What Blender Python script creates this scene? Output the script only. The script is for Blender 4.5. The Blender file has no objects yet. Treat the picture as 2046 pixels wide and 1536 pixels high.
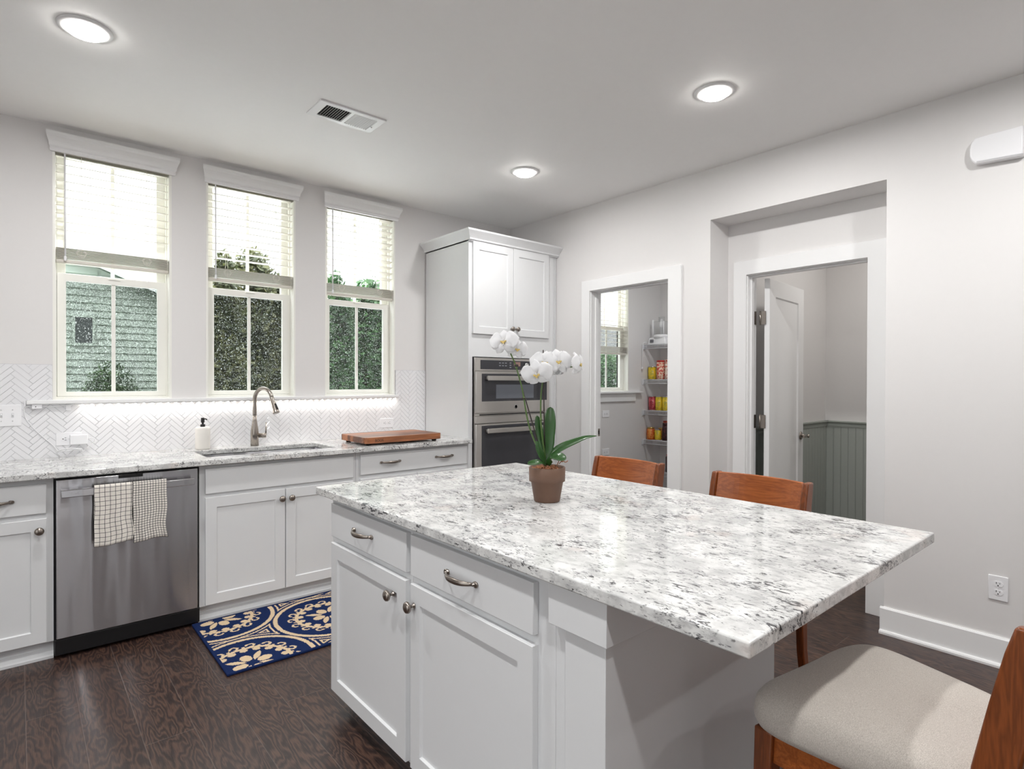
import bpy, bmesh, math, random
from mathutils import Vector, Matrix
S = bpy.context.scene
COL = S.collection
random.seed(7)
PI = math.pi

# ---------------------------------------------------------------- camera
def setup_camera():
    ya, pi_, ro = .7080, -.0062, .0028
    fw = Vector((math.sin(ya)*math.cos(pi_), math.cos(ya)*math.cos(pi_), math.sin(pi_)))
    r = Vector((math.cos(ya), -math.sin(ya), 0)); u = r.cross(fw)
    r2 = r*math.cos(ro)+u*math.sin(ro); u2 = u*math.cos(ro)-r*math.sin(ro)
    M = Matrix(((r2.x, u2.x, -fw.x, -3.4915), (r2.y, u2.y, -fw.y, -4.1012), (r2.z, u2.z, -fw.z, 1.3314), (0, 0, 0, 1)))
    cd = bpy.data.cameras.new('camera'); c = bpy.data.objects.new('camera', cd); COL.objects.link(c)
    cd.sensor_width = 36; cd.lens = 1151.59/2046*36; cd.clip_start = .05; cd.clip_end = 200
    c.matrix_world = M; S.camera = c
setup_camera()

# ---------------------------------------------------------------- view, world, lights
S.view_settings.view_transform = 'Standard'; S.view_settings.look = 'None'
S.view_settings.gamma = 1; S.view_settings.use_curve_mapping = False
S.view_settings.exposure = 0.46
S.cycles.use_denoising = True
S.cycles.max_bounces = 10; S.cycles.diffuse_bounces = 6; S.cycles.glossy_bounces = 5
S.cycles.transparent_max_bounces = 24; S.cycles.transmission_bounces = 6
S.cycles.sample_clamp_indirect = 6; S.cycles.caustics_reflective = False; S.cycles.caustics_refractive = False
W = bpy.data.worlds.new('overcast_sky'); S.world = W; W.use_nodes = True
def overcast():      # overcast dome: brighter overhead than at the horizon
    t = W.node_tree; bg = t.nodes['Background']; bg.inputs[0].default_value = (.95, .98, 1.0, 1)
    tc = t.nodes.new('ShaderNodeTexCoord'); sp = t.nodes.new('ShaderNodeSeparateXYZ'); mr = t.nodes.new('ShaderNodeMapRange')
    t.links.new(tc.outputs['Generated'], sp.inputs[0]); t.links.new(sp.outputs[2], mr.inputs[0])
    pw = t.nodes.new('ShaderNodeMath'); pw.operation = 'POWER'; ma = t.nodes.new('ShaderNodeMath'); ma.operation = 'MULTIPLY_ADD'
    t.links.new(mr.outputs[0], pw.inputs[0]); pw.inputs[1].default_value = 2.4; t.links.new(pw.outputs[0], ma.inputs[0])
    ma.inputs[1].default_value = 15.5; ma.inputs[2].default_value = 0.95; t.links.new(ma.outputs[0], bg.inputs[1])
overcast()

CAN_W = 11.5
def lamp(name, loc, power, shape='DISK', size=.12, size_y=None, rot=(0, 0, 0), color=(1, 1, 1), spread=PI):
    l = bpy.data.lights.new(name, 'AREA'); l.energy = power; l.shape = shape; l.size = size
    if size_y: l.size_y = size_y
    l.color = color; l.spread = spread
    o = bpy.data.objects.new(name, l); COL.objects.link(o); o.location = loc; o.rotation_euler = rot
    return o
def portal(loc, sx, sy, rot):
    o = lamp('daylight_portal', loc, 1, 'RECTANGLE', sx, sy, rot); o.data.cycles.is_portal = True; return o
CANS_SEEN = [(-3.285, -1.215), (-.912, -2.60), (-.895, -1.195)]
CANS_BEHIND = [(-.912, -4.03, 1.25), (-3.285, -2.62, 1), (-3.285, -4.05, 1.25), (-.912, -5.6, .4), (-3.285, -5.6, .4)]  # unseen; the rearmost pair is added only for more room light
for (x, y, k) in [(*c, 1) for c in CANS_SEEN[:2]]+[(*CANS_SEEN[2], .6)]+CANS_BEHIND:
    lamp('can_lamp', (x, y, 2.708), CAN_W*k, 'DISK', .10, color=(1, .995, .988))
lamp('led_lamp', (-2.215, -.022, 1.180), 1.25, 'RECTANGLE', 2.0, .008, (math.radians(-12), 0, 0), (1, .955, .90))
lamp('pantry_fill', (1.3, -1.1, 2.72), 9, 'DISK', .2, color=(.98, .99, 1))  # unseen fill light, added to lift the daylit pantry
lamp('powder_fill', (1.2, -2.9, 2.70), 6, 'DISK', .2, color=(1, .97, .93))  # added fill with no fitting, brightens the powder room walls
for x0, x1 in [(-3.347, -2.768), (-2.574, -2.002), (-1.785, -1.211), (1.177, 1.755)]:
    portal(((x0+x1)/2, .14, 1.93), x1-x0, 1.4, (math.radians(-90), 0, 0))
portal((-6.05, -4.1, 1.5), 2.2, 3.2, (0, math.radians(-90), 0))
portal((-2.2, -8.45, 1.4), 1.1, 2.2, (math.radians(90), 0, 0))

# ---------------------------------------------------------------- mesh builder
class MB:
    def __init__(s, T=None): s.v = []; s.f = []; s.mi = []; s.sm = []; s.uv = None; s.T = T or (lambda p: p)
    def add(s, vs, fs, mi=0, smooth=False, uvs=None):
        b = len(s.v); s.v += [tuple(s.T(p)) for p in vs]
        for f in fs: s.f.append([b+i for i in f]); s.mi.append(mi); s.sm.append(smooth)
        if uvs is not None:
            if s.uv is None: s.uv = {}
            for i, t in enumerate(uvs): s.uv[b+i] = t
        return s
    def box(s, x0, x1, y0, y1, z0, z1, mi=0):
        return s.add([(x0,y0,z0),(x1,y0,z0),(x1,y1,z0),(x0,y1,z0),(x0,y0,z1),(x1,y0,z1),(x1,y1,z1),(x0,y1,z1)],
              [(0,3,2,1),(4,5,6,7),(0,1,5,4),(1,2,6,5),(2,3,7,6),(3,0,4,7)], mi)
    def hexa(s, b, t, mi=0, smooth=False):   # four bottom points, four top points
        return s.add(list(b)+list(t), [(0,3,2,1),(4,5,6,7),(0,1,5,4),(1,2,6,5),(2,3,7,6),(3,0,4,7)], mi, smooth)
    def prism(s, pts, ax, a, b, mi=0, smooth=False):
        n = len(pts)
        def P(p, t):
            return (t, p[0], p[1]) if ax == 'x' else ((p[0], t, p[1]) if ax == 'y' else (p[0], p[1], t))
        vs = [P(p, a) for p in pts]+[P(p, b) for p in pts]
        s.add(vs, [(i, (i+1) % n, n+(i+1) % n, n+i) for i in range(n)], mi, smooth)
        k = len(s.v)-2*n
        s.f.append([k+i for i in range(n)][::-1]); s.f.append([k+n+i for i in range(n)]); s.mi += [mi, mi]; s.sm += [False, False]
        return s
    def tube(s, path, r, n=10, mi=0, caps=True, flat=None, up=(0, 0, 1)):
        path = [Vector(p) for p in path]; m = len(path)
        R = r if isinstance(r, (list, tuple)) else [r]*m
        vs = []; prev = None
        for i, p in enumerate(path):
            t = (path[min(i+1, m-1)]-path[max(i-1, 0)]).normalized()
            if prev is None:
                a = Vector(up)
                if abs(a.dot(t)) > .95: a = Vector((1, 0, 0))
                a = (a-t*a.dot(t)).normalized()
            else:
                a = (prev-t*prev.dot(t)).normalized()
            prev = a; b = t.cross(a); fl = flat if flat else 1
            for k in range(n):
                an = 2*PI*k/n; vs.append(p+a*(R[i]*math.cos(an))+b*(R[i]*fl*math.sin(an)))
        fs = [(i*n+k, i*n+(k+1) % n, (i+1)*n+(k+1) % n, (i+1)*n+k) for i in range(m-1) for k in range(n)]
        s.add(vs, fs, mi, True)
        if caps:
            k = len(s.v)-m*n
            s.f.append([k+i for i in range(n)][::-1]); s.f.append([k+(m-1)*n+i for i in range(n)]); s.mi += [mi, mi]; s.sm += [False, False]
        return s
    def lathe(s, prof, o=(0, 0, 0), d=(0, 0, 1), n=24, mi=0, smooth=True):   # prof: (radius, distance along d)
        d = Vector(d).normalized(); a = d.orthogonal().normalized(); b = d.cross(a); o = Vector(o); vs = []
        for (r, h) in prof:
            for k in range(n):
                an = 2*PI*k/n; vs.append(o+d*h+a*(r*math.cos(an))+b*(r*math.sin(an)))
        m = len(prof)
        fs = [(i*n+k, i*n+(k+1) % n, (i+1)*n+(k+1) % n, (i+1)*n+k) for i in range(m-1) for k in range(n)]
        s.add(vs, fs, mi, smooth); k = len(s.v)-m*n
        if prof[0][0] > 1e-6: s.f.append([k+i for i in range(n)][::-1]); s.mi.append(mi); s.sm.append(False)
        if prof[-1][0] > 1e-6: s.f.append([k+(m-1)*n+i for i in range(n)]); s.mi.append(mi); s.sm.append(False)
        return s
    def grid(s, fn, nu, nv, uv=None, mi=0, smooth=True, wrap=False):
        vs = [fn(i/(nu), j/(nv)) for j in range(nv+1) for i in range(nu+1)]
        fs = [(j*(nu+1)+i, j*(nu+1)+i+1, (j+1)*(nu+1)+i+1, (j+1)*(nu+1)+i) for j in range(nv) for i in range(nu)]
        uvs = [uv(i/nu, j/nv) for j in range(nv+1) for i in range(nu+1)] if uv else None
        return s.add(vs, fs, mi, smooth, uvs)
    def slab(s, us, ws, holes, d0, d1, mi=0):      # slab in (u, w) with rectangular holes, thickness d0..d1 on the third axis
        nu, nw = len(us)-1, len(ws)-1; vs = []; ix = {}
        for k, d in enumerate((d0, d1)):
            for j, w in enumerate(ws):
                for i, u in enumerate(us): ix[i, j, k] = len(vs); vs.append((u, w, d))
        fs = []; ok = lambda i, j: 0 <= i < nu and 0 <= j < nw and (i, j) not in holes
        for i in range(nu):
            for j in range(nw):
                if not ok(i, j): continue
                c = [(i, j), (i+1, j), (i+1, j+1), (i, j+1)]
                fs.append([ix[a, b, 1] for a, b in c]); fs.append([ix[a, b, 0] for a, b in c[::-1]])
                for q, (di, dj) in enumerate(((0, -1), (1, 0), (0, 1), (-1, 0))):
                    if not ok(i+di, j+dj):
                        a, b = c[q], c[(q+1) % 4]
                        fs.append([ix[a[0], a[1], 0], ix[b[0], b[1], 0], ix[b[0], b[1], 1], ix[a[0], a[1], 1]])
        return s.add(vs, fs, mi)

def link(o, parent=None):
    COL.objects.link(o)
    if parent: o.parent = parent
    return o
def root_loc(p):
    v = Vector((0, 0, 0))
    while p is not None: v += p.location; p = p.parent
    return v
def part(name, mb, mats, parent=None, bevel=0, seg=2, local=False, solid=0, sub=0, weld=False):
    me = bpy.data.meshes.new(name); off = Vector((0, 0, 0)) if (local or parent is None) else root_loc(parent)
    me.from_pydata([tuple(Vector(v)-off) for v in mb.v], [], mb.f)
    for m in (mats if isinstance(mats, (list, tuple)) else [mats]): me.materials.append(m)
    me.polygons.foreach_set('material_index', mb.mi); me.polygons.foreach_set('use_smooth', mb.sm)
    if mb.uv:
        l = me.uv_layers.new(name='uv')
        for lp in me.loops: l.data[lp.index].uv = mb.uv.get(lp.vertex_index, (0, 0))
    bm = bmesh.new(); bm.from_mesh(me)
    if weld: bmesh.ops.remove_doubles(bm, verts=bm.verts, dist=1e-5)
    bmesh.ops.recalc_face_normals(bm, faces=bm.faces)
    if bevel:
        es = [e for e in bm.edges if len(e.link_faces) == 2 and e.calc_face_angle(0) > .6]
        r = bmesh.ops.bevel(bm, geom=es, offset=bevel, segments=seg, profile=.5, affect='EDGES', clamp_overlap=True)
        if seg > 1:
            for f in r['faces']: f.smooth = True
    bm.to_mesh(me); bm.free(); me.update()
    o = link(bpy.data.objects.new(name, me), parent)
    if solid:
        m = o.modifiers.new('thickness', 'SOLIDIFY'); m.thickness = solid; m.offset = 0
    if sub:
        m = o.modifiers.new('smooth', 'SUBSURF'); m.levels = sub; m.render_levels = sub
    return o
def tag(o, label, cat, group=None, kind=None):
    o['label'] = label; o['category'] = cat
    if group: o['group'] = group
    if kind: o['kind'] = kind
    return o
def thing(name, label, cat, loc=(0, 0, 0), rz=0, group=None):
    o = bpy.data.objects.new(name, None); COL.objects.link(o); o.empty_display_size = .05
    o.location = loc; o.rotation_euler = (0, 0, rz)
    return tag(o, label, cat, group)
def struct(name, mb, mats, parent=None, **k):
    o = part(name, mb, mats, parent, **k)
    if parent is None: o['kind'] = 'structure'
    return o
def sroot(name, loc=(0, 0, 0)):
    o = bpy.data.objects.new(name, None); COL.objects.link(o); o.location = loc; o['kind'] = 'structure'; return o
def dup(root, loc, rz, label, group=None):
    r = root.copy(); COL.objects.link(r); r.location = loc; r.rotation_euler = (0, 0, rz); r['label'] = label
    if group: r['group'] = group
    for ch in list(root.children):
        c = ch.copy(); COL.objects.link(c); c.parent = r
        for g in list(ch.children):
            d = g.copy(); COL.objects.link(d); d.parent = c
    return r
def FY(yf): return lambda p: (p[0], yf-p[2], p[1])        # (right, up, out) on a plane facing the camera side (-y)
def FX(xf): return lambda p: (xf-p[2], -p[0], p[1])       # same on a plane facing -x; right = -y
def text_part(name, s, size, T, mat, parent, ext=.0004):
    cu = bpy.data.curves.new('t', 'FONT'); cu.body = s; cu.size = size; cu.extrude = ext; cu.align_x = 'CENTER'; cu.align_y = 'CENTER'
    o = bpy.data.objects.new('t', cu); COL.objects.link(o)
    me = bpy.data.meshes.new_from_object(o.evaluated_get(bpy.context.evaluated_depsgraph_get()))
    mb = MB(T); mb.add([tuple(v.co) for v in me.vertices], [list(p.vertices) for p in me.polygons])
    bpy.data.objects.remove(o); bpy.data.meshes.remove(me)
    return part(name, mb, mat, parent)

# ---------------------------------------------------------------- materials
def lin(c):
    return tuple((x/12.92 if x <= .04045 else ((x+.055)/1.055)**2.4) for x in [v/255 for v in c])
class NT:
    def __init__(s, name):
        s.m = bpy.data.materials.new(name); s.m.use_nodes = True; s.t = s.m.node_tree; s.b = s.t.nodes['Principled BSDF']; s.out = s.t.nodes['Material Output']
    def n(s, ty, **k):
        x = s.t.nodes.new(ty)
        for a, b in k.items(): setattr(x, a, b)
        return x
    def l(s, a, b): s.t.links.new(a, b)
    def put(s, sock, v):
        if hasattr(v, 'is_linked'): s.l(v, sock)
        else: sock.default_value = v
    def math(s, op, a, b=None, c=None, clamp=False):
        x = s.n('ShaderNodeMath', operation=op, use_clamp=clamp); s.put(x.inputs[0], a)
        if b is not None: s.put(x.inputs[1], b)
        if c is not None: s.put(x.inputs[2], c)
        return x.outputs[0]
    def mix(s, f, a, b):
        x = s.n('ShaderNodeMix', data_type='RGBA'); s.put(x.inputs[0], f)
        s.put(x.inputs[6], a if hasattr(a, 'is_linked') else (*a, 1)); s.put(x.inputs[7], b if hasattr(b, 'is_linked') else (*b, 1)); return x.outputs[2]
    def coord(s, scale=(1, 1, 1), kind='Object'):
        c = s.n('ShaderNodeTexCoord'); m = s.n('ShaderNodeMapping'); m.inputs['Scale'].default_value = scale; s.l(c.outputs[kind], m.inputs[0]); return m.outputs[0]
    def noise(s, vec, scale, detail=2, rough=.5, dist=0):
        x = s.n('ShaderNodeTexNoise'); s.l(vec, x.inputs['Vector']); x.inputs['Scale'].default_value = scale; x.inputs['Detail'].default_value = detail
        x.inputs['Roughness'].default_value = rough; x.inputs['Distortion'].default_value = dist; return x.outputs['Fac']
    def ramp(s, f, a, b):   # smooth 0..1 between a and b
        x = s.n('ShaderNodeMapRange'); x.interpolation_type = 'SMOOTHSTEP'; s.put(x.inputs[0], f); x.inputs[1].default_value = a; x.inputs[2].default_value = b; return x.outputs[0]
    def bump(s, h, strength=.1, dist=.01):
        x = s.n('ShaderNodeBump'); x.inputs['Strength'].default_value = strength; x.inputs['Distance'].default_value = dist; s.l(h, x.inputs['Height']); s.l(x.outputs[0], s.b.inputs['Normal'])
    def sep(s, vec):
        x = s.n('ShaderNodeSeparateXYZ'); s.l(vec, x.inputs[0]); return x.outputs
    def set(s, **k):
        for a, v in k.items(): s.put(s.b.inputs[a.replace('_', ' ')], v)
        return s
def mat(name, c, rough=.5, metal=0, spec=.5, var=0, vscale=30, bump=0, bscale=200, aniso=0):
    t = NT(name); t.set(Roughness=rough, Metallic=metal); t.b.inputs['Specular IOR Level'].default_value = spec
    col = lin(c); vec = t.coord()
    n = t.noise(vec, vscale, 3)
    t.l(t.mix(n, tuple(x*(1-var) for x in col), tuple(min(1, x*(1+var)) for x in col)), t.b.inputs['Base Color'])
    if bump: t.bump(t.noise(vec, bscale, 3), bump, .002)
    if aniso:
        t.b.inputs['Anisotropic'].default_value = aniso
        cx = t.n('ShaderNodeCombineXYZ'); cx.inputs[2].default_value = 1; t.l(cx.outputs[0], t.b.inputs['Tangent'])
    return t.m
def wavy_steel():
    m = mat('brushed stainless', (196, 195, 198), .20, 1, var=.02, vscale=4, aniso=1.0)
    t = NT.__new__(NT); t.m = m; t.t = m.node_tree; t.b = t.t.nodes['Principled BSDF']; t.out = t.t.nodes['Material Output']
    t.bump(t.noise(t.coord((1, 1, .10)), 7, 1.2, .5), 1.0, .010); return m
def emit(name, c, strength):
    t = NT(name); t.set(Emission_Color=(*lin(c), 1), Emission_Strength=strength, Base_Color=(.9, .9, .9, 1)); return t.m

M = {}
M['wall'] = mat('painted wall', (226, 224, 223), .6, var=.01, bump=.04, bscale=350)
M['ceiling'] = mat('painted ceiling', (244, 243, 242), .7, var=.01)
M['trim'] = mat('white trim paint', (238, 238, 238), .35, var=.005)
M['cab'] = mat('white cabinet paint', (226, 227, 228), .32, var=.008)
M['pantry_wall'] = mat('grey pantry wall', (186, 187, 190), .6, var=.015)
M['powder_wall'] = mat('powder room wall', (200, 197, 193), .6, var=.01)
M['wainscot'] = mat('grey green wainscot', (172, 177, 171), .45, var=.02)
M['vinyl'] = mat('window vinyl', (240, 239, 233), .35, var=.005)
M['blind'] = mat('blind slat', (214, 209, 199), .4, var=.01)
M['blind_edge'] = mat('blind cord', (235, 230, 222), .6)
M['tile'] = mat('white glazed tile', (234, 234, 236), .12, var=.012, vscale=9)
M['grout'] = mat('grout', (206, 206, 208), .8)
M['steel'] = wavy_steel()
M['steel_light'] = mat('oven stainless', (212, 208, 203), .28, 1, var=.02, vscale=5, aniso=.6)
M['nickel'] = mat('brushed nickel', (168, 160, 152), .25, 1, var=.03, vscale=60)
M['dark_nickel'] = mat('antique nickel', (156, 147, 139), .28, 1, var=.08, vscale=80)
M['chrome'] = mat('chrome', (220, 220, 220), .08, 1)
M['black'] = mat('black plastic', (22, 22, 24), .3, var=.05)
M['blackglass'] = mat('black oven glass', (62, 62, 66), .06, var=.03)  # black glass; reflected room light is put into this lighter base colour
M['ovenwin'] = mat('oven window', (108, 112, 120), .07, var=.03)
M['plate'] = mat('white plastic', (240, 240, 242), .3)
M['slot'] = mat('dark slot', (30, 28, 28), .6)
M['pot'] = mat('brown clay pot', (112, 84, 68), .55, var=.08, vscale=45, bump=.08, bscale=300)
M['bark'] = mat('orchid bark', (150, 96, 62), .8, var=.4, vscale=120)
M['leaf'] = mat('orchid leaf', (44, 80, 36), .3, var=.18, vscale=25)
M['stem'] = mat('orchid stem', (74, 100, 46), .4, var=.2, vscale=40)
M['stake'] = mat('dark stake', (46, 34, 34), .4)
M['yellow'] = mat('orchid lip', (212, 186, 112), .5, var=.3, vscale=300)
M['soapstone'] = mat('white marble', (236, 232, 226), .3, var=.03, vscale=25)
M['rubber'] = mat('black rubber', (25, 25, 25), .6)
M['siding'] = mat('sage siding', (142, 151, 143), .6, var=.03, vscale=3)
M['ext_trim'] = mat('exterior white', (190, 196, 194), .6)
M['roofing'] = mat('roof shingle', (110, 112, 116), .9, var=.2)
M['dark_pane'] = mat('dark exterior window', (40, 46, 46), .1)
M['trunk'] = mat('tree trunk', (84, 70, 54), .9, var=.2, vscale=8)
M['lawn'] = mat('wet lawn', (70, 96, 52), .9, var=.3, vscale=4); M['reflector'] = mat('pale paving', (228, 228, 230), .8, var=.03, vscale=3)
M['led'] = emit('led', (255, 246, 232), 22)
M['lens'] = emit('can light lens', (255, 251, 246), 26)
M['navy'] = mat('navy pile', (28, 44, 86), .95, var=.25, vscale=400, bump=.5, bscale=500, spec=.1)
M['beige'] = mat('beige pile', (222, 198, 164), .95, var=.12, vscale=400, bump=.5, bscale=500, spec=.1)
M['wire'] = mat('white coated wire', (226, 227, 230), .4)
M['clear'] = None

def granite():
    t = NT('white granite'); v = t.coord((1, .40, 1)); iso = t.coord()
    base = t.mix(t.ramp(t.noise(iso, 13, 4, .6), .36, .66), lin((230, 230, 228)), lin((196, 196, 195)))
    base = t.mix(t.math('MULTIPLY', t.ramp(t.noise(v, 58, 4, .65), .50, .66), .62), base, lin((168, 167, 168)))
    base = t.mix(t.math('MULTIPLY', t.ramp(t.noise(iso, 7, 3), .60, .74), .35), base, lin((214, 196, 186)))
    reg = t.noise(iso, 8, 3, .6)
    a = t.math('MULTIPLY_ADD', reg, .34, t.noise(v, 150, 4, .66, .4))
    base = t.mix(t.math('MULTIPLY', t.ramp(a, .735, .82), .76), base, lin((84, 83, 86)))
    a = t.math('MULTIPLY_ADD', reg, .40, t.noise(v, 74, 5, .66, .9))
    base = t.mix(t.math('MULTIPLY', t.ramp(a, .79, .845), .92), base, lin((44, 43, 47)))
    red = t.ramp(t.noise(v, 30, 3, .5), .725, .76)
    base = t.mix(t.math('MULTIPLY', red, .8), base, lin((104, 70, 66)))
    t.l(base, t.b.inputs['Base Color']); t.set(Roughness=.07); return t.m
M['granite'] = granite()

def floor_mat():
    t = NT('dark oak planks'); v = t.coord(); o = t.sep(v)
    px = t.math('DIVIDE', t.math('ADD', o[0], 3.473+16.4), .164); ix = t.math('FLOOR', px); fx = t.math('FRACT', px)
    wn = t.n('ShaderNodeTexWhiteNoise', noise_dimensions='1D'); t.l(ix, wn.inputs['W'])
    py = t.math('ADD', t.math('DIVIDE', o[1], 1.45), t.math('MULTIPLY', wn.outputs['Value'], 5.3)); iy = t.math('FLOOR', py); fy = t.math('FRACT', py)
    idv = t.n('ShaderNodeCombineXYZ'); t.l(ix, idv.inputs[0]); t.l(iy, idv.inputs[1])
    w2 = t.n('ShaderNodeTexWhiteNoise', noise_dimensions='2D'); t.l(idv.outputs[0], w2.inputs['Vector']); rid = w2.outputs['Value']
    g = t.n('ShaderNodeCombineXYZ')
    t.l(t.math('ADD', o[0], t.math('MULTIPLY', rid, 37)), g.inputs[0]); t.l(t.math('ADD', t.math('MULTIPLY', o[1], .22), t.math('MULTIPLY', rid, 91)), g.inputs[1])
    gn = t.noise(g.outputs[0], 9, 3, .5, .2)
    ring = t.math('ABSOLUTE', t.math('SUBTRACT', t.math('FRACT', t.math('MULTIPLY', gn, 17)), .5))
    g2 = t.n('ShaderNodeCombineXYZ'); t.l(o[0], g2.inputs[0]); t.l(t.math('MULTIPLY', o[1], .06), g2.inputs[1])
    fine = t.noise(g2.outputs[0], 260, 3, .6)
    shade = t.math('ADD', t.math('MULTIPLY', ring, 1.05), t.math('MULTIPLY', t.math('SUBTRACT', fine, .5), 1.1))
    c = t.mix(t.ramp(shade, .02, .62), lin((44, 32, 30)), lin((94, 69, 57)))
    c = t.mix(t.math('MULTIPLY', rid, .35), c, lin((56, 46, 45)))
    e = t.math('MINIMUM', fx, t.math('SUBTRACT', 1, fx)); ey = t.math('MULTIPLY', t.math('MINIMUM', fy, t.math('SUBTRACT', 1, fy)), 9)
    seam = t.math('SUBTRACT', 1, t.ramp(t.math('MINIMUM', e, ey), .004, .014))
    c = t.mix(t.math('MULTIPLY', seam, .5), c, lin((112, 98, 92)))
    t.l(c, t.b.inputs['Base Color']); t.set(Roughness=.36)
    t.bump(t.math('SUBTRACT', shade, t.math('MULTIPLY', seam, 2)), .12, .002); return t.m
M['floor'] = floor_mat()

def wood(name, dark, light, axis=0, rough=.3, bands=9, scale=6):
    t = NT(name); sc = [6, 6, 6]; sc[axis] = .5
    v = t.coord(tuple(x*scale/6 for x in sc)); n = t.noise(v, 3, 4, .6, .4)
    ring = t.math('ABSOLUTE', t.math('SUBTRACT', t.math('FRACT', t.math('MULTIPLY', n, bands)), .5))
    f = t.noise(v, 40, 3, .6)
    sh = t.math('ADD', t.math('MULTIPLY', ring, .7), t.math('MULTIPLY', f, .6))
    t.l(t.mix(t.ramp(sh, .1, .85), lin(dark), lin(light)), t.b.inputs['Base Color']); t.set(Roughness=rough); return t.m
M['stool_x'] = wood('stool wood horizontal', (134, 68, 28), (176, 98, 46), 0, .28)
M['stool_z_shaded'] = wood('shaded stool wood vertical', (98, 50, 22), (136, 72, 34), 2, .28)  # vertical grain, with the shade on the posts put into a darker colour
def walnut():
    t = NT('walnut blocks'); v = t.coord(); o = t.sep(v)
    ix = t.math('FLOOR', t.math('DIVIDE', o[1], .042)); wn = t.n('ShaderNodeTexWhiteNoise', noise_dimensions='1D'); t.l(ix, wn.inputs['W'])
    c = t.n('ShaderNodeCombineXYZ'); t.l(t.math('ADD', t.math('MULTIPLY', o[0], .6), t.math('MULTIPLY', wn.outputs['Value'], 20)), c.inputs[0]); t.l(t.math('MULTIPLY', o[1], 8), c.inputs[1]); t.l(t.math('MULTIPLY', o[2], 8), c.inputs[2])
    n = t.noise(c.outputs[0], 9, 4, .6)
    sh = t.math('ADD', t.math('MULTIPLY', n, .7), t.math('MULTIPLY', wn.outputs['Value'], .5))
    t.l(t.mix(t.ramp(sh, .3, .85), lin((88, 50, 32)), lin((176, 112, 72))), t.b.inputs['Base Color']); t.set(Roughness=.4); return t.m
M['walnut'] = walnut()
def fabric():
    t = NT('linen weave'); v = t.coord(); o = t.coord((1, 6, 1))
    a = t.noise(v, 760, 3, .7); b = t.noise(o, 260, 2, .6)
    s = t.math('ADD', t.math('MULTIPLY', a, .6), t.math('MULTIPLY', b, .4))
    t.l(t.mix(t.ramp(s, .32, .68), lin((168, 160, 151)), lin((218, 211, 203))), t.b.inputs['Base Color']); t.set(Roughness=.95); t.b.inputs['Specular IOR Level'].default_value = .1
    t.b.inputs['Sheen Weight'].default_value = .2
    t.bump(s, .25, .0015); return t.m
M['linen'] = fabric()
def check(name, sp, w):
    t = NT(name); c = t.n('ShaderNodeTexCoord'); o = t.sep(c.outputs['UV']); k = []
    for i in (0, 1):
        f = t.math('FRACT', t.math('ADD', t.math('DIVIDE', o[i], sp), .5)); k.append(t.math('LESS_THAN', t.math('ABSOLUTE', t.math('SUBTRACT', f, .5)), w/sp/2))
    t.l(t.mix(t.math('MAXIMUM', k[0], k[1]), lin((232, 226, 218)), lin((38, 38, 42))), t.b.inputs['Base Color']); t.set(Roughness=.95)
    t.bump(t.noise(t.coord(), 500, 2), .3, .002); return t.m
M['check_big'] = check('wide check cotton', .0214, .0020)
M['check_small'] = check('small check cotton', .0122, .0021)
def glass(name, tint=(.97, .985, .975), refl=.07):
    t = NT(name); tr = t.n('ShaderNodeBsdfTransparent'); tr.inputs[0].default_value = (*tint, 1); gl = t.n('ShaderNodeBsdfGlossy'); gl.inputs['Roughness'].default_value = .02
    mx = t.n('ShaderNodeMixShader'); fr = t.n('ShaderNodeLayerWeight'); fr.inputs['Blend'].default_value = .5
    t.l(t.math('MULTIPLY_ADD', t.math('POWER', fr.outputs['Facing'], 4), .45, .022), mx.inputs[0]); t.l(tr.outputs[0], mx.inputs[1]); t.l(gl.outputs[0], mx.inputs[2]); t.l(mx.outputs[0], t.out.inputs[0]); return t.m
M['glass'] = glass('window glass')
M['clear'] = glass('clear plastic', (.965, .97, .97))
def screen_mat():
    t = NT('wet insect screen'); v = t.coord()
    tr = t.n('ShaderNodeBsdfTransparent'); di = t.n('ShaderNodeBsdfDiffuse'); di.inputs[0].default_value = (.03, .035, .03, 1)
    tl = t.n('ShaderNodeBsdfTranslucent'); tl.inputs[0].default_value = (.75, .78, .76, 1)
    mesh = t.ramp(t.noise(v, 230, 2, .6), .38, .60)
    m1 = t.n('ShaderNodeMixShader'); t.l(t.math('MULTIPLY_ADD', mesh, .34, .20), m1.inputs[0]); t.l(tr.outputs[0], m1.inputs[1]); t.l(di.outputs[0], m1.inputs[2])
    drop = t.ramp(t.noise(v, 165, 3, .7), .60, .66)
    m2 = t.n('ShaderNodeMixShader'); t.l(t.math('MULTIPLY', drop, .30), m2.inputs[0]); t.l(m1.outputs[0], m2.inputs[1]); t.l(tl.outputs[0], m2.inputs[2])
    t.l(m2.outputs[0], t.out.inputs[0]); return t.m
M['screen'] = screen_mat()
def petal_mat():
    t = NT('orchid petal'); n = t.noise(t.coord(), 60, 3)
    c = t.mix(n, lin((238, 238, 240)), lin((250, 250, 250))); t.l(c, t.b.inputs['Base Color']); t.set(Roughness=.6)
    tl = t.n('ShaderNodeBsdfTranslucent'); t.l(c, tl.inputs[0]); mx = t.n('ShaderNodeMixShader'); mx.inputs[0].default_value = .3
    t.l(t.b.outputs[0], mx.inputs[1]); t.l(tl.outputs[0], mx.inputs[2]); t.l(mx.outputs[0], t.out.inputs[0]); return t.m
M['petal'] = petal_mat()
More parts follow.
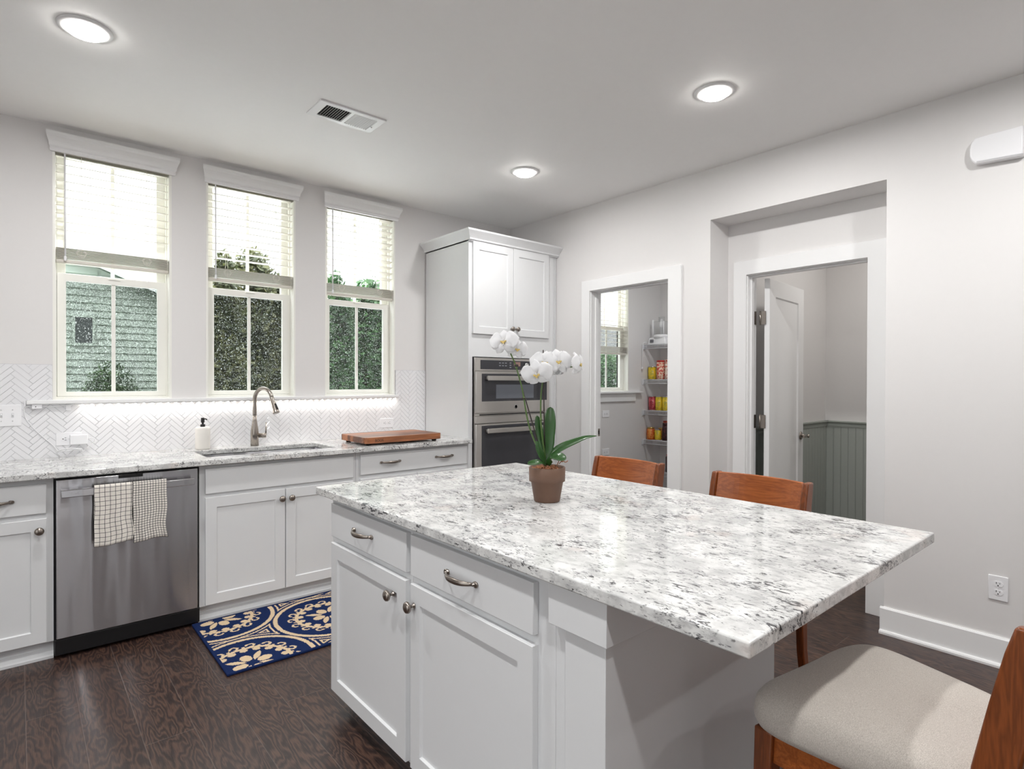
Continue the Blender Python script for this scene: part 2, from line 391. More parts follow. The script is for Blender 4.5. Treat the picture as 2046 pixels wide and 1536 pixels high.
def foliage(name, a, b):
    t = NT(name); n = t.noise(t.coord(), 2.2, 3); c = t.mix(t.ramp(n, .35, .65), lin(a), lin(b)); t.l(c, t.b.inputs['Base Color']); t.set(Roughness=.7)
    tl = t.n('ShaderNodeBsdfTranslucent'); t.l(c, tl.inputs[0]); mx = t.n('ShaderNodeMixShader'); mx.inputs[0].default_value = .35
    t.l(t.b.outputs[0], mx.inputs[1]); t.l(tl.outputs[0], mx.inputs[2]); t.l(mx.outputs[0], t.out.inputs[0]); return t.m
M['fol_green'] = foliage('green foliage', (30, 62, 32), (74, 112, 62))
M['fol_dark'] = foliage('olive foliage', (48, 56, 30), (88, 88, 52))
M['fol_bush'] = foliage('bush foliage', (30, 54, 27), (68, 94, 52))
# ================================================================ SETTING
IN = lambda p: (p[0], p[2], p[1])           # slab (x, z, y)
SD = lambda p: (p[2], p[0], p[1])           # slab (y, z, x)
WIN = [(-3.347, -2.768), (-2.574, -2.002), (-1.785, -1.211), (1.177, 1.755)]
WZ0, WZ1 = 1.218, 2.655
b = MB(); b.box(-6.05, 2.5, -8.5, .16, -.05, 0); struct('floor', b, M['floor'])
b = MB(); b.box(-6.05, 2.5, -8.5, .16, 2.743, 2.80); struct('ceiling', b, M['ceiling'])
xs = [-6.05]+[x for w in WIN for x in w]+[2.5]
b = MB(IN); b.slab(xs, [0, WZ0, WZ1, 2.743], {(1, 1), (3, 1), (5, 1), (7, 1)}, 0, .16); struct('wall_back', b, M['wall'])
b = MB(SD); b.slab([-8.5, -3.067, -2.044, -1.742, -.978, 0], [0, 2.068, 2.403, 2.743], {(1, 0), (1, 1), (3, 0)}, 0, .115); struct('wall_right', b, M['wall'])
b = MB(SD); b.slab([-3.7, -2.921, -2.170, -2.044], [0, 2.064, 2.743], {(1, 0)}, .233, .348)
b.T = lambda p: p
b.box(.115, .2329, -2.044, -1.93, 0, 2.743); b.box(.115, .2329, -3.18, -3.067, 0, 2.743); b.box(.115, .2329, -3.067, -2.044, 2.403, 2.52)
struct('wall_niche', b, M['wall'])
b = MB(); b.box(.233, 2.5, -2.044, -1.93, 0, 2.743); b.box(1.9, 2.015, -3.7, -2.044, 0, 2.743); b.box(.233, 2.015, -3.81, -3.7, 0, 2.743); struct('wall_powder', b, M['wall'])
b = MB(); b.box(2.358, 2.5, -1.93, 0, 0, 2.743); struct('wall_pantry', b, M['wall'])
b = MB(SD); b.slab([-8.5, -5.7, -2.5, .16], [0, .25, 2.6, 2.743], {(1, 1)}, -6.17, -6.05); struct('wall_left', b, M['wall'])  # unseen wall; its opening is sized to throw daylight onto the island side
b = MB(IN); b.slab([-6.17, -2.78, -2.46, -1.92, -1.70, 2.5], [0, .05, 2.6, 2.743], {(1, 1), (3, 1)}, -8.62, -8.5); struct('wall_front', b, M['wall'])  # unseen wall; tall slots shaped to put bright streaks in the dishwasher reflection

# baseboards with cap bevel and shoe moulding
def base_profile(t, h): return [(0, 0), (-.030, 0), (-.030, .010), (-.026, .017), (-.015, .020), (-.015, h-.008), (-.009, h), (0, h)]
b = MB(); b.prism([(x, z) for x, z in base_profile(.015, .139)], 'y', -8.5, -3.052); struct('baseboard_right', b, M['trim'])
b = MB(); b.prism(base_profile(.015, .139), 'y', -2.058, -1.834); struct('baseboard_right_short', b, M['trim'])
b = MB(); b.prism([(1.9+x, z) for x, z in base_profile(.015, .139)], 'y', -3.7, -2.044); struct('baseboard_powder', b, M['wainscot'])

# cased pantry opening
b = MB(lambda p: (-p[2], p[0], p[1])); b.slab([-1.834, -1.727, -.993, -.908], [0, 2.053, 2.138], {(1, 0)}, 0, .018)
t = struct('trim_1', b, M['trim'], bevel=.002)
b = MB(); b.box(-.002, .118, -1.742, -1.722, 0, 2.048); b.box(-.002, .118, -.998, -.978, 0, 2.048); b.box(-.002, .118, -1.742, -.978, 2.048, 2.068)
b.box(.045, .075, -1.722, -1.711, 0, 2.037); b.box(.045, .075, -1.009, -.998, 0, 2.037); b.box(.045, .075, -1.722, -.998, 2.037, 2.048)
part('door_jamb', b, M['trim'], t, bevel=.0015)
b = MB(); b.box(.080, .108, -1.0005, -.998, .885, .945); b.box(.088, .099, -1.002, -.9995, .90, .93, 1); part('strike_plate', b, [M['nickel'], M['slot']], t)
# cased powder room door
b = MB(lambda p: (.233-p[2], p[0], p[1])); b.slab([-3.02, -2.909, -2.182, -2.092], [0, 2.047, 2.142], {(1, 0)}, 0, .018)
t = struct('trim_2', b, M['trim'], bevel=.002)
b = MB(); b.box(.231, .350, -2.921, -2.904, 0, 2.043); b.box(.231, .350, -2.187, -2.170, 0, 2.043); b.box(.231, .350, -2.921, -2.170, 2.043, 2.064)
b.box(.265, .30, -2.904, -2.893, 0, 2.032); b.box(.265, .30, -2.198, -2.187, 0, 2.032); b.box(.265, .30, -2.904, -2.187, 2.032, 2.043)
part('door_jamb', b, M['trim'], t, bevel=.0015)
# the open powder room door
ang = math.radians(5.4)
def DT(p):   # (along the leaf, up, out of the face seen from the kitchen)
    u, w, d = p; c, s = math.cos(ang), math.sin(ang)
    return (.362+u*c+d*s, -2.255+u*s-d*c, w)
dr = sroot('door_1', (.36, -2.24, 0))
def shaker(mb, u0, u1, w0, w1, t, rail, rec=.008, step=.004, d0=0, sides=None):
    rl = sides or rail
    o = [(u0, w0), (u1, w0), (u1, w1), (u0, w1)]; i1 = [(u0+rl, w0+rail), (u1-rl, w0+rail), (u1-rl, w1-rail), (u0+rl, w1-rail)]
    i2 = [(u0+rl+step, w0+rail+step), (u1-rl-step, w0+rail+step), (u1-rl-step, w1-rail-step), (u0+rl+step, w1-rail-step)]
    e = .0015; of = [(u0+e, w0+e), (u1-e, w0+e), (u1-e, w1-e), (u0+e, w1-e)]
    vs = [(x, y, d0) for x, y in o]+[(x, y, d0+t-e) for x, y in o]+[(x, y, d0+t) for x, y in of]+[(x, y, d0+t) for x, y in i1]+[(x, y, d0+t-rec) for x, y in i2]
    fs = [(3, 2, 1, 0), (16, 17, 18, 19)]
    for r in range(4):
        for k in range(4): fs.append((r*4+k, r*4+(k+1) % 4, r*4+4+(k+1) % 4, r*4+4+k))
    return mb.add(vs, fs)
b = MB(DT); shaker(b, 0, .695, .012, 2.030, .0175, .115, .009, .008); b2 = lambda p: DT((p[0], p[1], -p[2])); b.T = b2; shaker(b, 0, .695, .012, 2.030, .0175, .115, .009, .008)
part('door_panel', b, M['trim'], dr)
for z in (1.765, 1.060, .25):
    b = MB(); b.box(.351, .3535, -2.252, -2.226, z-.045, z+.045); b.box(.318, .346, -2.1895, -2.187, z-.045, z+.045); b.lathe([(.006, -.047), (.006, .047)], (.353, -2.213, z), n=10)
    b.box(.3505, .3535, -2.252, -2.21, z-.045, z+.045)
    part('hinge', b, M['nickel'], dr)
b = MB(DT); kz = .925
b.lathe([(.031, 0), (.031, .006), (.024, .010), (.010, .012), (.010, .045), (.013, .048), (.013, .060), (.008, .064), (0, .064)], (.635, kz, .0175), (0, 0, 1), 20)
b.box(.545, .645, kz-.009, kz+.009, .062, .074)
part('lever_handle', b, M['nickel'], dr)
# wainscot with bead grooves and chair rail
b = MB()
def beads(a0, a1, f):
    n = max(1, int(round((a1-a0)/.058))); w = (a1-a0)/n
    for i in range(n):
        x = a0+i*w; f(x+.0015, x+w-.0045); f(x+w-.0035, x+w-.0005)
beads(.36, 1.888, lambda p, q: b.box(p, q, -2.056, -2.044, .139, .955))
beads(-3.69, -2.056, lambda p, q: b.box(1.888, 1.9, p, q, .139, .955))
b.box(.36, 1.9, -2.053, -2.044, .139, .955); b.box(1.891, 1.9, -3.7, -2.044, .139, .955)
w = struct('wainscot_panelling', b, M['wainscot']); w['kind'] = 'structure'
b = MB(); prof = [(0, .945), (-.018, .945), (-.020, .958), (-.014, .966), (-.022, .976), (-.034, .984), (-.034, .994), (0, .994)]
b.prism([(-2.044+x, z) for x, z in prof], 'x', .36, 1.9); b.prism([(1.9+x, z) for x, z in prof], 'y', -3.7, -2.044)
part('chair_rail', b, M['wainscot'], w)

# window sills
b = MB(); b.box(-3.461, -1.197, -.045, .01, 1.197, 1.218); struct('trim_3', b, M['trim'], bevel=.004)
b = MB(); b.box(1.02, 1.975, -.05, .01, 1.197, 1.218); b.box(1.06, 1.87, -.018, 0, 1.105, 1.197); struct('trim_4', b, M['trim'], bevel=.003)

def window(n, x0, x1):
    r = sroot('window_%d' % n, ((x0+x1)/2, .08, WZ0)); z0, z1 = WZ0, WZ1
    b = MB(IN); b.slab([x0, x0+.012, x1-.012, x1], [z0, z0+.008, z1-.012, z1], {(1, 1)}, -.001, .11); part('jamb', b, M['vinyl'], r)
    b = MB(IN); b.slab([x0+.012, x0+.020, x1-.020, x1-.012], [z0+.004, z0+.016, z1-.03, z1-.012], {(1, 1)}, .07, .155); part('frame', b, M['vinyl'], r, bevel=.0015)
    L, R = x0+.022, x1-.020
    b = MB(IN); b.slab([L, L+.041, R-.045, R], [z0+.018, z0+.044, 1.898, 1.940], {(1, 1)}, .068, .098)
    b.T = lambda p: p; c = (L+R)/2-.002
    b.box(c-.010, c+.010, .078, .092, z0+.04, 1.902)
    s = part('lower_sash', b, M['vinyl'], r, bevel=.002)
    b = MB(); b.box(L+.035, R-.04, .083, .087, z0+.04, 1.903); part('glass_pane', b, M['glass'], s)
    b = MB(); b.box((L+R)/2-.03, (L+R)/2+.03, .060, .068, 1.925, 1.934); part('sash_lock', b, M['vinyl'], s)
    b = MB(IN); b.slab([L, L+.041, R-.045, R], [1.905, 1.945, z1-.055, z1-.03], {(1, 1)}, .102, .132)
    b.T = lambda p: p; b.box(c-.010, c+.010, .112, .126, 1.94, z1-.05)
    s = part('upper_sash', b, M['vinyl'], r, bevel=.002)
    b = MB(); b.box(L+.035, R-.04, .116, .120, 1.94, z1-.05); part('glass_pane', b, M['glass'], s)
    b = MB(IN); b.slab([x0+.020, x0+.032, x1-.032, x1-.020], [z0+.016, z0+.028, 1.925, 1.94], {(1, 1)}, .138, .148)
    s = part('screen_frame', b, M['black'], r)
    b = MB(); b.box(x0+.03, x1-.03, .1425, .1432, z0+.026, 1.928); part('insect_screen', b, M['screen'], s)
for i, (a, c) in enumerate(WIN): window(i+1, a, c)

# ================================================================ WINDOW WALL
# herringbone tile
def clip(poly, x0, x1, z0, z1):
    for ax, v, sg in ((0, x0, 1), (0, x1, -1), (1, z0, 1), (1, z1, -1)):
        out = []
        for i in range(len(poly)):
            p, q = poly[i], poly[(i+1) % len(poly)]; a = (p[ax]-v)*sg; c = (q[ax]-v)*sg
            if a >= 0: out.append(p)
            if a*c < 0: t = a/(a-c); out.append((p[0]+(q[0]-p[0])*t, p[1]+(q[1]-p[1])*t))
        poly = out
        if len(poly) < 3: return None
    ar = sum(poly[i][0]*poly[(i+1) % len(poly)][1]-poly[(i+1) % len(poly)][0]*poly[i][1] for i in range(len(poly)))/2
    return poly if abs(ar) > 6e-6 else None
def tiles():
    L, Wd, g = .104, .026, .0016; k = math.sqrt(.5); b = MB()
    regs = [(-4.2, -.93, .898, 1.197), (-4.2, -3.462, 1.197, 1.414), (-3.462, -3.349, 1.218, 1.414), (-1.209, -1.196, 1.218, 1.414), (-1.196, -.93, 1.197, 1.414)]
    def put(poly):
        for rg in regs:
            c = clip(poly, *rg)
            if not c: continue
            whole = len(c) == 4 and all(any(math.hypot(p[0]-q[0], p[1]-q[1]) < 1e-7 for q in poly) for p in c); n = len(c)
            if whole:
                cx = sum(p[0] for p in c)/n; cz = sum(p[1] for p in c)/n
                inn = [(p[0]+(cx-p[0])/max(.004, math.hypot(p[0]-cx, p[1]-cz))*.0016, p[1]+(cz-p[1])/max(.004, math.hypot(p[0]-cx, p[1]-cz))*.0016) for p in c]
                vs = [(x, -.003, z) for x, z in c]+[(x, -.0072, z) for x, z in c]+[(x, -.0084, z) for x, z in inn]
                fs = [tuple(range(2*n, 3*n))]+[(i, (i+1) % n, n+(i+1) % n, n+i) for i in range(n)]+[(n+i, n+(i+1) % n, 2*n+(i+1) % n, 2*n+i) for i in range(n)]
            else:
                vs = [(x, -.003, z) for x, z in c]+[(x, -.0084, z) for x, z in c]
                fs = [tuple(range(n, 2*n))]+[(i, (i+1) % n, n+(i+1) % n, n+i) for i in range(n)]
            b.add(vs, fs)
    def rect(a0, a1, c0, c1):
        a0 += g/2; a1 -= g/2; c0 += g/2; c1 -= g/2
        return [((a-c)*k-2.55, (a+c)*k+1.05) for a, c in ((a0, c0), (a1, c0), (a1, c1), (a0, c1))]
    N = 75; P = 2*L
    for i in range(-N, N):
        for j in range(-12, 12):
            # a repeating L of one tile along each axis, shifted one tile width per step
            a = i*Wd+j*P/2*0; 
            x = i*Wd+j*P; y = i*Wd
            put2 = rect(x, x+L, y, y+Wd)
            if any(-4.4 < p[0] < -.8 and .8 < p[1] < 1.5 for p in put2): put(put2)
            put2 = rect(x+L-Wd*0, x+L+Wd, y+Wd-L, y+Wd)
            if any(-4.4 < p[0] < -.8 and .8 < p[1] < 1.5 for p in put2): put(put2)
    return b
bs = thing('tile_backsplash', 'white glazed herringbone tile backsplash behind the sink counter', 'backsplash', (-2.5, -.003, .898))
b = MB()
for r in [(-4.2, -.93, .898, 1.197), (-4.2, -3.462, 1.197, 1.416), (-3.462, -3.349, 1.218, 1.416), (-1.209, -1.196, 1.218, 1.416), (-1.196, -.93, 1.197, 1.416)]: b.box(r[0], r[1], -.0055, -.0005, r[2], r[3])
part('grout_bed', b, M['grout'], bs)
part('tile', tiles(), M['tile'], bs)

# blinds
def blind(x0, x1, tilt, n, bot, label, valance=True, top=2.590, group='white slatted blinds in the kitchen windows'):
    cx = (x0+x1)/2
    r = thing('window_blind', label, 'blind', (cx, .035, bot), group=group)
    if valance:
        pr = [(0, 2.600), (-.016, 2.600), (-.020, 2.612), (-.016, 2.620), (-.026, 2.628), (-.030, 2.642), (-.034, 2.650), (-.052, 2.672), (-.056, 2.684), (-.056, 2.698), (0, 2.698)]
        b = MB(); a0, a1 = x0-.004, x1+.012; n0 = len(pr); vs = []
        for xx, s in ((a0, -1), (a1, 1)):
            for (y, z) in pr: vs.append((xx+s*(-y)*.45, y-.0005, z))
        b.add(vs, [(i, (i+1) % n0, n0+(i+1) % n0, n0+i) for i in range(n0)]+[tuple(range(n0))[::-1], tuple(range(n0, 2*n0))])
        part('valance', b, M['trim'], r)
    b = MB(); b.box(x0+.014, x1-.014, .012, .058, 2.600, 2.640); part('headrail', b, M['blind'], r)
    def slat(b, z, tl):
        c, s = math.cos(tl), math.sin(tl); prof = []
        for k in range(7):
            t = (k/6-.5)*.050; prof.append((t, .0022*(1-(t/.025)**2)))
        pts = [(t, h+.0013) for t, h in prof]+[(t, h-.0013) for t, h in prof[::-1]]
        b.prism([(.035+t*c-h*s, z+t*s+h*c) for t, h in pts], 'x', x0+.016, x1-.016)
    b = MB(); z = top
    for k in range(n): slat(b, z-k*.0458, tilt)
    part('open_slats', b, M['blind'], r)
    b = MB(); zb = bot+.020; ns = 9
    for k in range(ns): slat(b, zb+.006+k*.0072, .02)
    part('stacked_slats', b, M['blind'], r)
    b = MB(); b.box(x0+.015, x1-.015, .012, .058, bot, bot+.020); part('bottom_rail', b, M['blind'], r, bevel=.004)
    b = MB()
    for xx in (x0+.13, x1-.13):
        for yy in (.009, .061): b.tube([(xx, yy, bot+.03), (xx, yy, 2.605)], .0009, 5)
        for q in range(3):
            pts = [(xx+.018*math.cos(a)*(1+.2*q), .006-.002*q, bot+.055+.022*math.sin(a)*(1-.2*q)+.004*q) for a in [i*2*PI/14 for i in range(15)]]
            b.tube(pts, .0010, 5, caps=False)
    part('ladder_cord', b, M['blind_edge'], r)
    b = MB(); b.tube([(x0+.055, -.004, 2.60), (x0+.056, -.006, bot+.018)], .0045, 8); b.lathe([(.0045, 0), (.007, .004), (.007, .022), (.003, .028)], (x0+.056, -.006, bot+.010), n=10)
    part('tilt_wand', b, M['plate'], r)
    return r
blind(*WIN[0], math.radians(10), 10, 1.990, 'white slatted blind half raised in the window above the dishwasher')
blind(*WIN[1], math.radians(0), 11, 1.978, 'white slatted blind half raised in the window above the tap')
blind(*WIN[2], math.radians(-12), 11, 1.965, 'white slatted blind half raised in the window nearest the tall oven cabinet')
blind(*WIN[3], math.radians(4), 19, 1.628, 'white slatted blind lowered over most of the small pantry window', True, 2.590, 'blind in the pantry')

# LED strip, its controller and clips
r = thing('led_light_strip', 'glowing white LED strip fixed under the long window sill', 'light strip', (-2.2, -.02, 1.19))
b = MB(); b.box(-3.225, -1.206, -.030, -.014, 1.1915, 1.197); part('strip_base', b, M['plate'], r)
b = MB(); b.box(-.004, .004, -.006, .002, -.001, .0015); q = part('diode', b, M['led'], r, local=True); q.location = (-3.215+2.2, 0, 0)
for k in range(1, 48): c = q.copy(); COL.objects.link(c); c.parent = r; c.location = (-3.215+k*.0425+2.2, 0, 0)
b = MB(); b.box(-3.437, -3.394, -.034, -.014, 1.173, 1.1965); b.box(-3.424, -3.418, -.0345, -.033, 1.180, 1.186, 1); part('controller', b, [M['plate'], M['slot']], r, bevel=.002)
b = MB(); b.tube([(-3.394, -.024, 1.186), (-3.36, -.026, 1.180), (-3.32, -.024, 1.184), (-3.28, -.022, 1.188), (-3.22, -.022, 1.194)], .0018, 6)
b.box(-3.290, -3.268, -.020, -.009, 1.160, 1.190); b.box(-3.470, -3.462, -.018, -.009, 1.185, 1.215); part('lead_wire', b, M['plate'], r)

# plates on the tile
def outlet_plate(T, label, horizontal=False, sub='duplex', name='wall_outlet', loc=(0, 0, 0), group='electric outlets'):
    r = thing(name, label, 'outlet', loc, group=group)
    b = MB(T); b.box(-.0575 if horizontal else -.0365, .0575 if horizontal else .0365, -.0365 if horizontal else -.0575, .0365 if horizontal else .0575, 0, .006)
    part('cover_plate', b, M['plate'], r, bevel=.0025)
    H = (lambda p: (p[1], p[0], p[2])) if horizontal else (lambda p: p)
    Q = lambda p: T(H(p))
    for s in (-1, 1):
        b = MB(Q); n = 24; pts = []
        for k in range(n):
            a = 2*PI*k/n; pts.append((.0172*math.cos(a), s*.0195+max(-.0125, min(.0125, .0165*math.sin(a)))))
        vs = [(x, y, .005) for x, y in pts]+[(x, y, .0078) for x, y in pts]; b.add(vs, [tuple(range(n, 2*n))]+[(i, (i+1) % n, n+(i+1) % n, n+i) for i in range(n)])
        for (x, w, h) in ((-.0065, .0018, .0085), (.0065, .0016, .0068)): b.box(x-w/2*1.3, x+w/2*1.3, s*.0195+.0005, s*.0195+.0005+h, .0070, .0081, 1)
        b.lathe([(.0027, 0), (.0027, .0010), (0, .0010)], (0, s*.0195-.0065, .0072), (0, 0, 1), 10, 1)
        part('receptacle', b, [M['plate'], M['slot']], r)
    b = MB(Q); b.lathe([(.003, 0), (.003, .0015), (0, .002)], (0, 0, .006), (0, 0, 1), 10); part('screw', b, M['plate'], r)
    return r
TX = lambda x, z: (lambda p: (x+p[0], -.0085-p[2], z+p[1]))
outlet_plate(TX(-3.277, .999), 'white sideways outlet on the tile with a white power adapter plugged in', True, loc=(-3.277, -.0085, .999))
outlet_plate(TX(-1.288, .998), 'white sideways outlet on the tile behind the wooden cutting board', True, loc=(-1.288, -.0085, .998))
outlet_plate(lambda p: (-p[2], -3.537-p[0], .366+p[1]), 'white upright outlet low on the right wall above the baseboard', False, loc=(0, -3.537, .366))
r = thing('light_switch', 'white double toggle switch plate on the tile at the left picture edge', 'light switch', (-3.54, -.0085, 1.139))
T = TX(-3.5385, 1.139); b = MB(T); b.box(-.0585, .0585, -.0575, .0575, 0, .006); part('cover_plate', b, M['plate'], r, bevel=.0025)
for u in (-.0235, .0225):
    b = MB(T); b.box(u-.005, u+.005, -.012, .012, .0055, .0068); part('toggle_slot', b, M['grout'], r)
    b = MB(T); b.hexa([(u-.0038, -.004, .006), (u+.0038, -.004, .006), (u+.0038, .006, .006), (u-.0038, .006, .006)], [(u-.003, .004, .017), (u+.003, .004, .017), (u+.003, .010, .016), (u-.003, .010, .016)]); part('toggle', b, M['plate'], r)
    for w in (-.030, .030): b = MB(T); b.lathe([(.003, 0), (.003, .0012), (0, .0018)], (u, w, .006), (0, 0, 1), 10); part('screw', b, M['grout'], r)
# adapter with coiled cable
r = thing('power_adapter', 'white plug-in power adapter with its cable coiled on the counter', 'power adapter', (-3.235, -.03, .99))
b = MB(); b.box(-3.274, -3.192, -.048, -.0165, .967, 1.021); part('adapter_body', b, M['plate'], r, bevel=.004)
path = [(-3.192, -.03, 1.0), (-3.172, -.03, 1.0), (-3.160, -.03, .990), (-3.165, -.03, .972), (-3.185, -.025, .955), (-3.205, -.022, .935), (-3.225, -.030, .915)]
for k in range(46):
    a = k/46*2*PI*3.2; path.append((-3.276+(.052+.003*math.floor(a/(2*PI)))*math.cos(a), -.046-.014*math.sin(a)-.002*math.floor(a/(2*PI)), .9255+.0215*math.sin(a)+.001*math.floor(a/(2*PI))))
path += [(-3.315, -.03, .93), (-3.345, -.017, .965), (-3.385, -.014, 1.01), (-3.430, -.013, 1.065), (-3.462, -.013, 1.12), (-3.470, -.015, 1.165), (-3.462, -.022, 1.184), (-3.4395, -.024, 1.185)]
def smooth(path, k=4):
    P = [Vector(p) for p in path]; out = []
    for i in range(len(P)-1):
        p0, p1, p2, p3 = P[max(i-1, 0)], P[i], P[i+1], P[min(i+2, len(P)-1)]
        for j in range(k):
            t = j/k; out.append(.5*((2*p1)+(p2-p0)*t+(2*p0-5*p1+4*p2-p3)*t*t+(3*p1-p0-3*p2+p3)*t**3))
    return out+[P[-1]]
b = MB(); b.tube(smooth(path, 3), .0022, 6); part('cable', b, M['plate'], r)

# ================================================================ BASE CABINETS
def pull(T, u, w, parent, L=.152, vertical=False):
    b = MB(T); pts = []
    for k in range(17):
        t = k/16; a = (t-.5)*2; pts.append((u+a*(L/2-.012), w, .006+.026*(1-abs(a)**2.6)))
    rr = [.0048+.0042*math.sin(PI*min(1, max(0, k/16)))for k in range(17)]
    b.tube(pts, rr, 10, flat=.62, up=(0, 1, 0))
    for s in (-1, 1): b.lathe([(.0085, 0), (.0085, .003), (.006, .005), (.0048, .009), (.003, .013)], (u+s*(L/2-.010), w, .0), (0, 0, 1), 14)
    for s in (-1, 1): b.lathe([(.0075, 0), (.0082, .003), (.0075, .006)], (u+s*(L/2-.004), w, .0), (0, 0, 1), 14)
    b.T2 = None
    return part('pull', b, M['dark_nickel'], parent)
def knob(T, u, w, parent):
    b = MB(T); b.lathe([(.0085, 0), (.0085, .002), (.0055, .005), (.0045, .010), (.0065, .015), (.0165, .021), (.0188, .025), (.0172, .031), (.011, .0350), (0, .0365)], (u, w, 0), (0, 0, 1), 20)
    return part('knob', b, M['dark_nickel'], parent)
def fronts(T, root, drawers, doors):
    D = lambda p: T((p[0], p[1], p[2]+.019))
    for (u0, u1, w0, w1, pulls) in drawers:
        b = MB(T); b.box(u0, u1, w0, w1, .0005, .019); d = part('drawer', b, M['cab'], root, bevel=.0025)
        for (u, w) in pulls: pull(D, u, w, d)
    for (u0, u1, w0, w1, kn) in doors:
        b = MB(T); shaker(b, u0, u1, w0, w1, .0185, .056, d0=.0005); d = part('door', b, M['cab'], root)
        if kn: knob(D, kn[0], kn[1], d)
def base_cab(label, x0, x1, drawers, doors, hollow=False):
    r = thing('base_cabinet', label, 'cabinet', ((x0+x1)/2, -.3, 0), group='white base cabinets under the window counter')
    b = MB()
    if hollow: b.slab([x0+.0005, x0+.018, x1-.018, x1-.0005], [-.605, -.585, -.030, -.012], {(1, 1)}, .088, .8595); b.box(x0+.018, x1-.018, -.585, -.03, .088, .106)
    else: b.box(x0+.0005, x1-.0005, -.605, -.012, .088, .8675)
    part('body', b, M['cab'], r, bevel=.001)
    b = MB(); b.box(x0+.0005, x1-.0005, -.565, -.02, 0, .0885)
    b.prism([(-.565, 0), (-.585, 0), (-.585, .012), (-.580, .018), (-.575, .030), (-.571, .033), (-.571, .045), (-.565, .048)], 'x', x0+.0005, x1-.0005)
    part('toe_kick', b, M['cab'], r)
    fronts(FY(-.605), r, drawers, doors); return r
DT0, DB0, OT, OB = .845, .710, .684, .096
base_cab('white base cabinet with one drawer and door left of the dishwasher', -3.823, -3.366, [(-3.780, -3.393, DB0-.006, DT0-.004, [(-3.587, .772)])], [(-3.780, -3.393, OB, .680, (-3.420, .626))])
base_cab('wide white sink cabinet with a plain top panel and two doors', -2.745, -1.831, [(-2.717, -1.855, DB0-.003, DT0, [])], [(-2.717, -2.288, OB, OT+.002, (-2.311, .632)), (-2.283, -1.855, OB, OT+.002, (-2.255, .632))], True)
base_cab('white base cabinet with one wide two-handled drawer beside the oven tower', -1.830, -.931, [(-1.805, -.955, .716, .848, [(-1.590, .786), (-1.158, .788)])], [(-1.805, -1.383, OB, .690, (-1.41, .632)), (-1.378, -.955, OB, .690, (-1.35, .632))])

# dishwasher
r = thing('dishwasher', 'stainless steel dishwasher with a bar handle under the window counter', 'dishwasher', (-3.056, -.3, 0))
b = MB(); b.box(-3.3645, -2.7455, -.600, -.03, .02, .866); part('tub', b, M['black'], r)
b = MB(); b.box(-3.358, -2.757, -.632, -.6005, .098, .855); dd = part('door', b, M['steel'], r, bevel=.003)
b = MB(); b.box(-3.113, -3.009, -.6328, -.6318, .838, .853); part('display', b, M['black'], dd)
b = MB(); b.box(-3.341, -2.783, -.690, -.672, .776, .812)
for x in (-3.290, -2.834): b.box(x-.018, x+.018, -.673, -.632, .784, .806)
part('handle', b, M['steel'], dd, bevel=.003)
text_part('lettering', 'Profile', .012, lambda p: (-3.290+p[0], -.6902-p[2], .794+p[1]), mat('etched grey', (176, 176, 180), .5), dd)
b = MB(); b.box(-3.364, -2.746, -.625, -.6, .018, .094); part('kick_panel', b, M['black'], r, bevel=.003)

# tea towels hanging on the dishwasher handle
def towel(name_label, x0, x1, zf, zb, m, seed, lift):
    R = random.Random(seed); ph = [R.uniform(0, 6) for _ in range(4)]
    h = .014+lift; prof = []
    zt = .812+.003; yc = -.681
    n1, n2, n3 = 26, 10, 22
    for k in range(n1): t = k/n1; prof.append((yc-.0125, zf+(zt-zf)*t))
    for k in range(n2): a = PI-PI*k/n2; prof.append((yc+.0125*math.cos(a), zt+.0055*math.sin(a)))
    for k in range(n3+1): t = k/n3; prof.append((yc+.0125-.001*t, zt-(zt-zb)*t))
    N = len(prof)-1
    L = [0]
    for i in range(N): L.append(L[-1]+math.hypot(prof[i+1][0]-prof[i][0], prof[i+1][1]-prof[i][1]))
    def fn(u, v):
        y, z = prof[int(round(v*N))]; x = x0+(x1-x0)*u
        drop = max(0, (zt-z)/.28); front = 1 if y < yc else .15
        y += -front*drop*(.0035*math.sin(u*9+ph[0])+.003*math.sin(u*17+ph[1]+z*20)+.004)
        x += drop*front*(.004*math.sin(z*26+ph[2])*(1-2*u)+.003*math.sin(z*40+ph[3]))
        z += drop*front*(.006*math.sin(u*5+ph[1])) if y < yc else 0
        return (x, y, z)
    b = MB(); b.grid(fn, 30, N, lambda u, v: ((x1-x0)*u, L[int(round(v*N))]))
    return tag(part('tea_towel', b, m, None, solid=.003), name_label, 'towel', 'tea towels on the dishwasher handle')
towel('white tea towel with a wide black check on the dishwasher handle', -3.217, -3.062, .530, .60, M['check_big'], 3, 0)
towel('white tea towel with a fine black check on the dishwasher handle', -3.059, -2.913, .524, .60, M['check_small'], 5, 0)

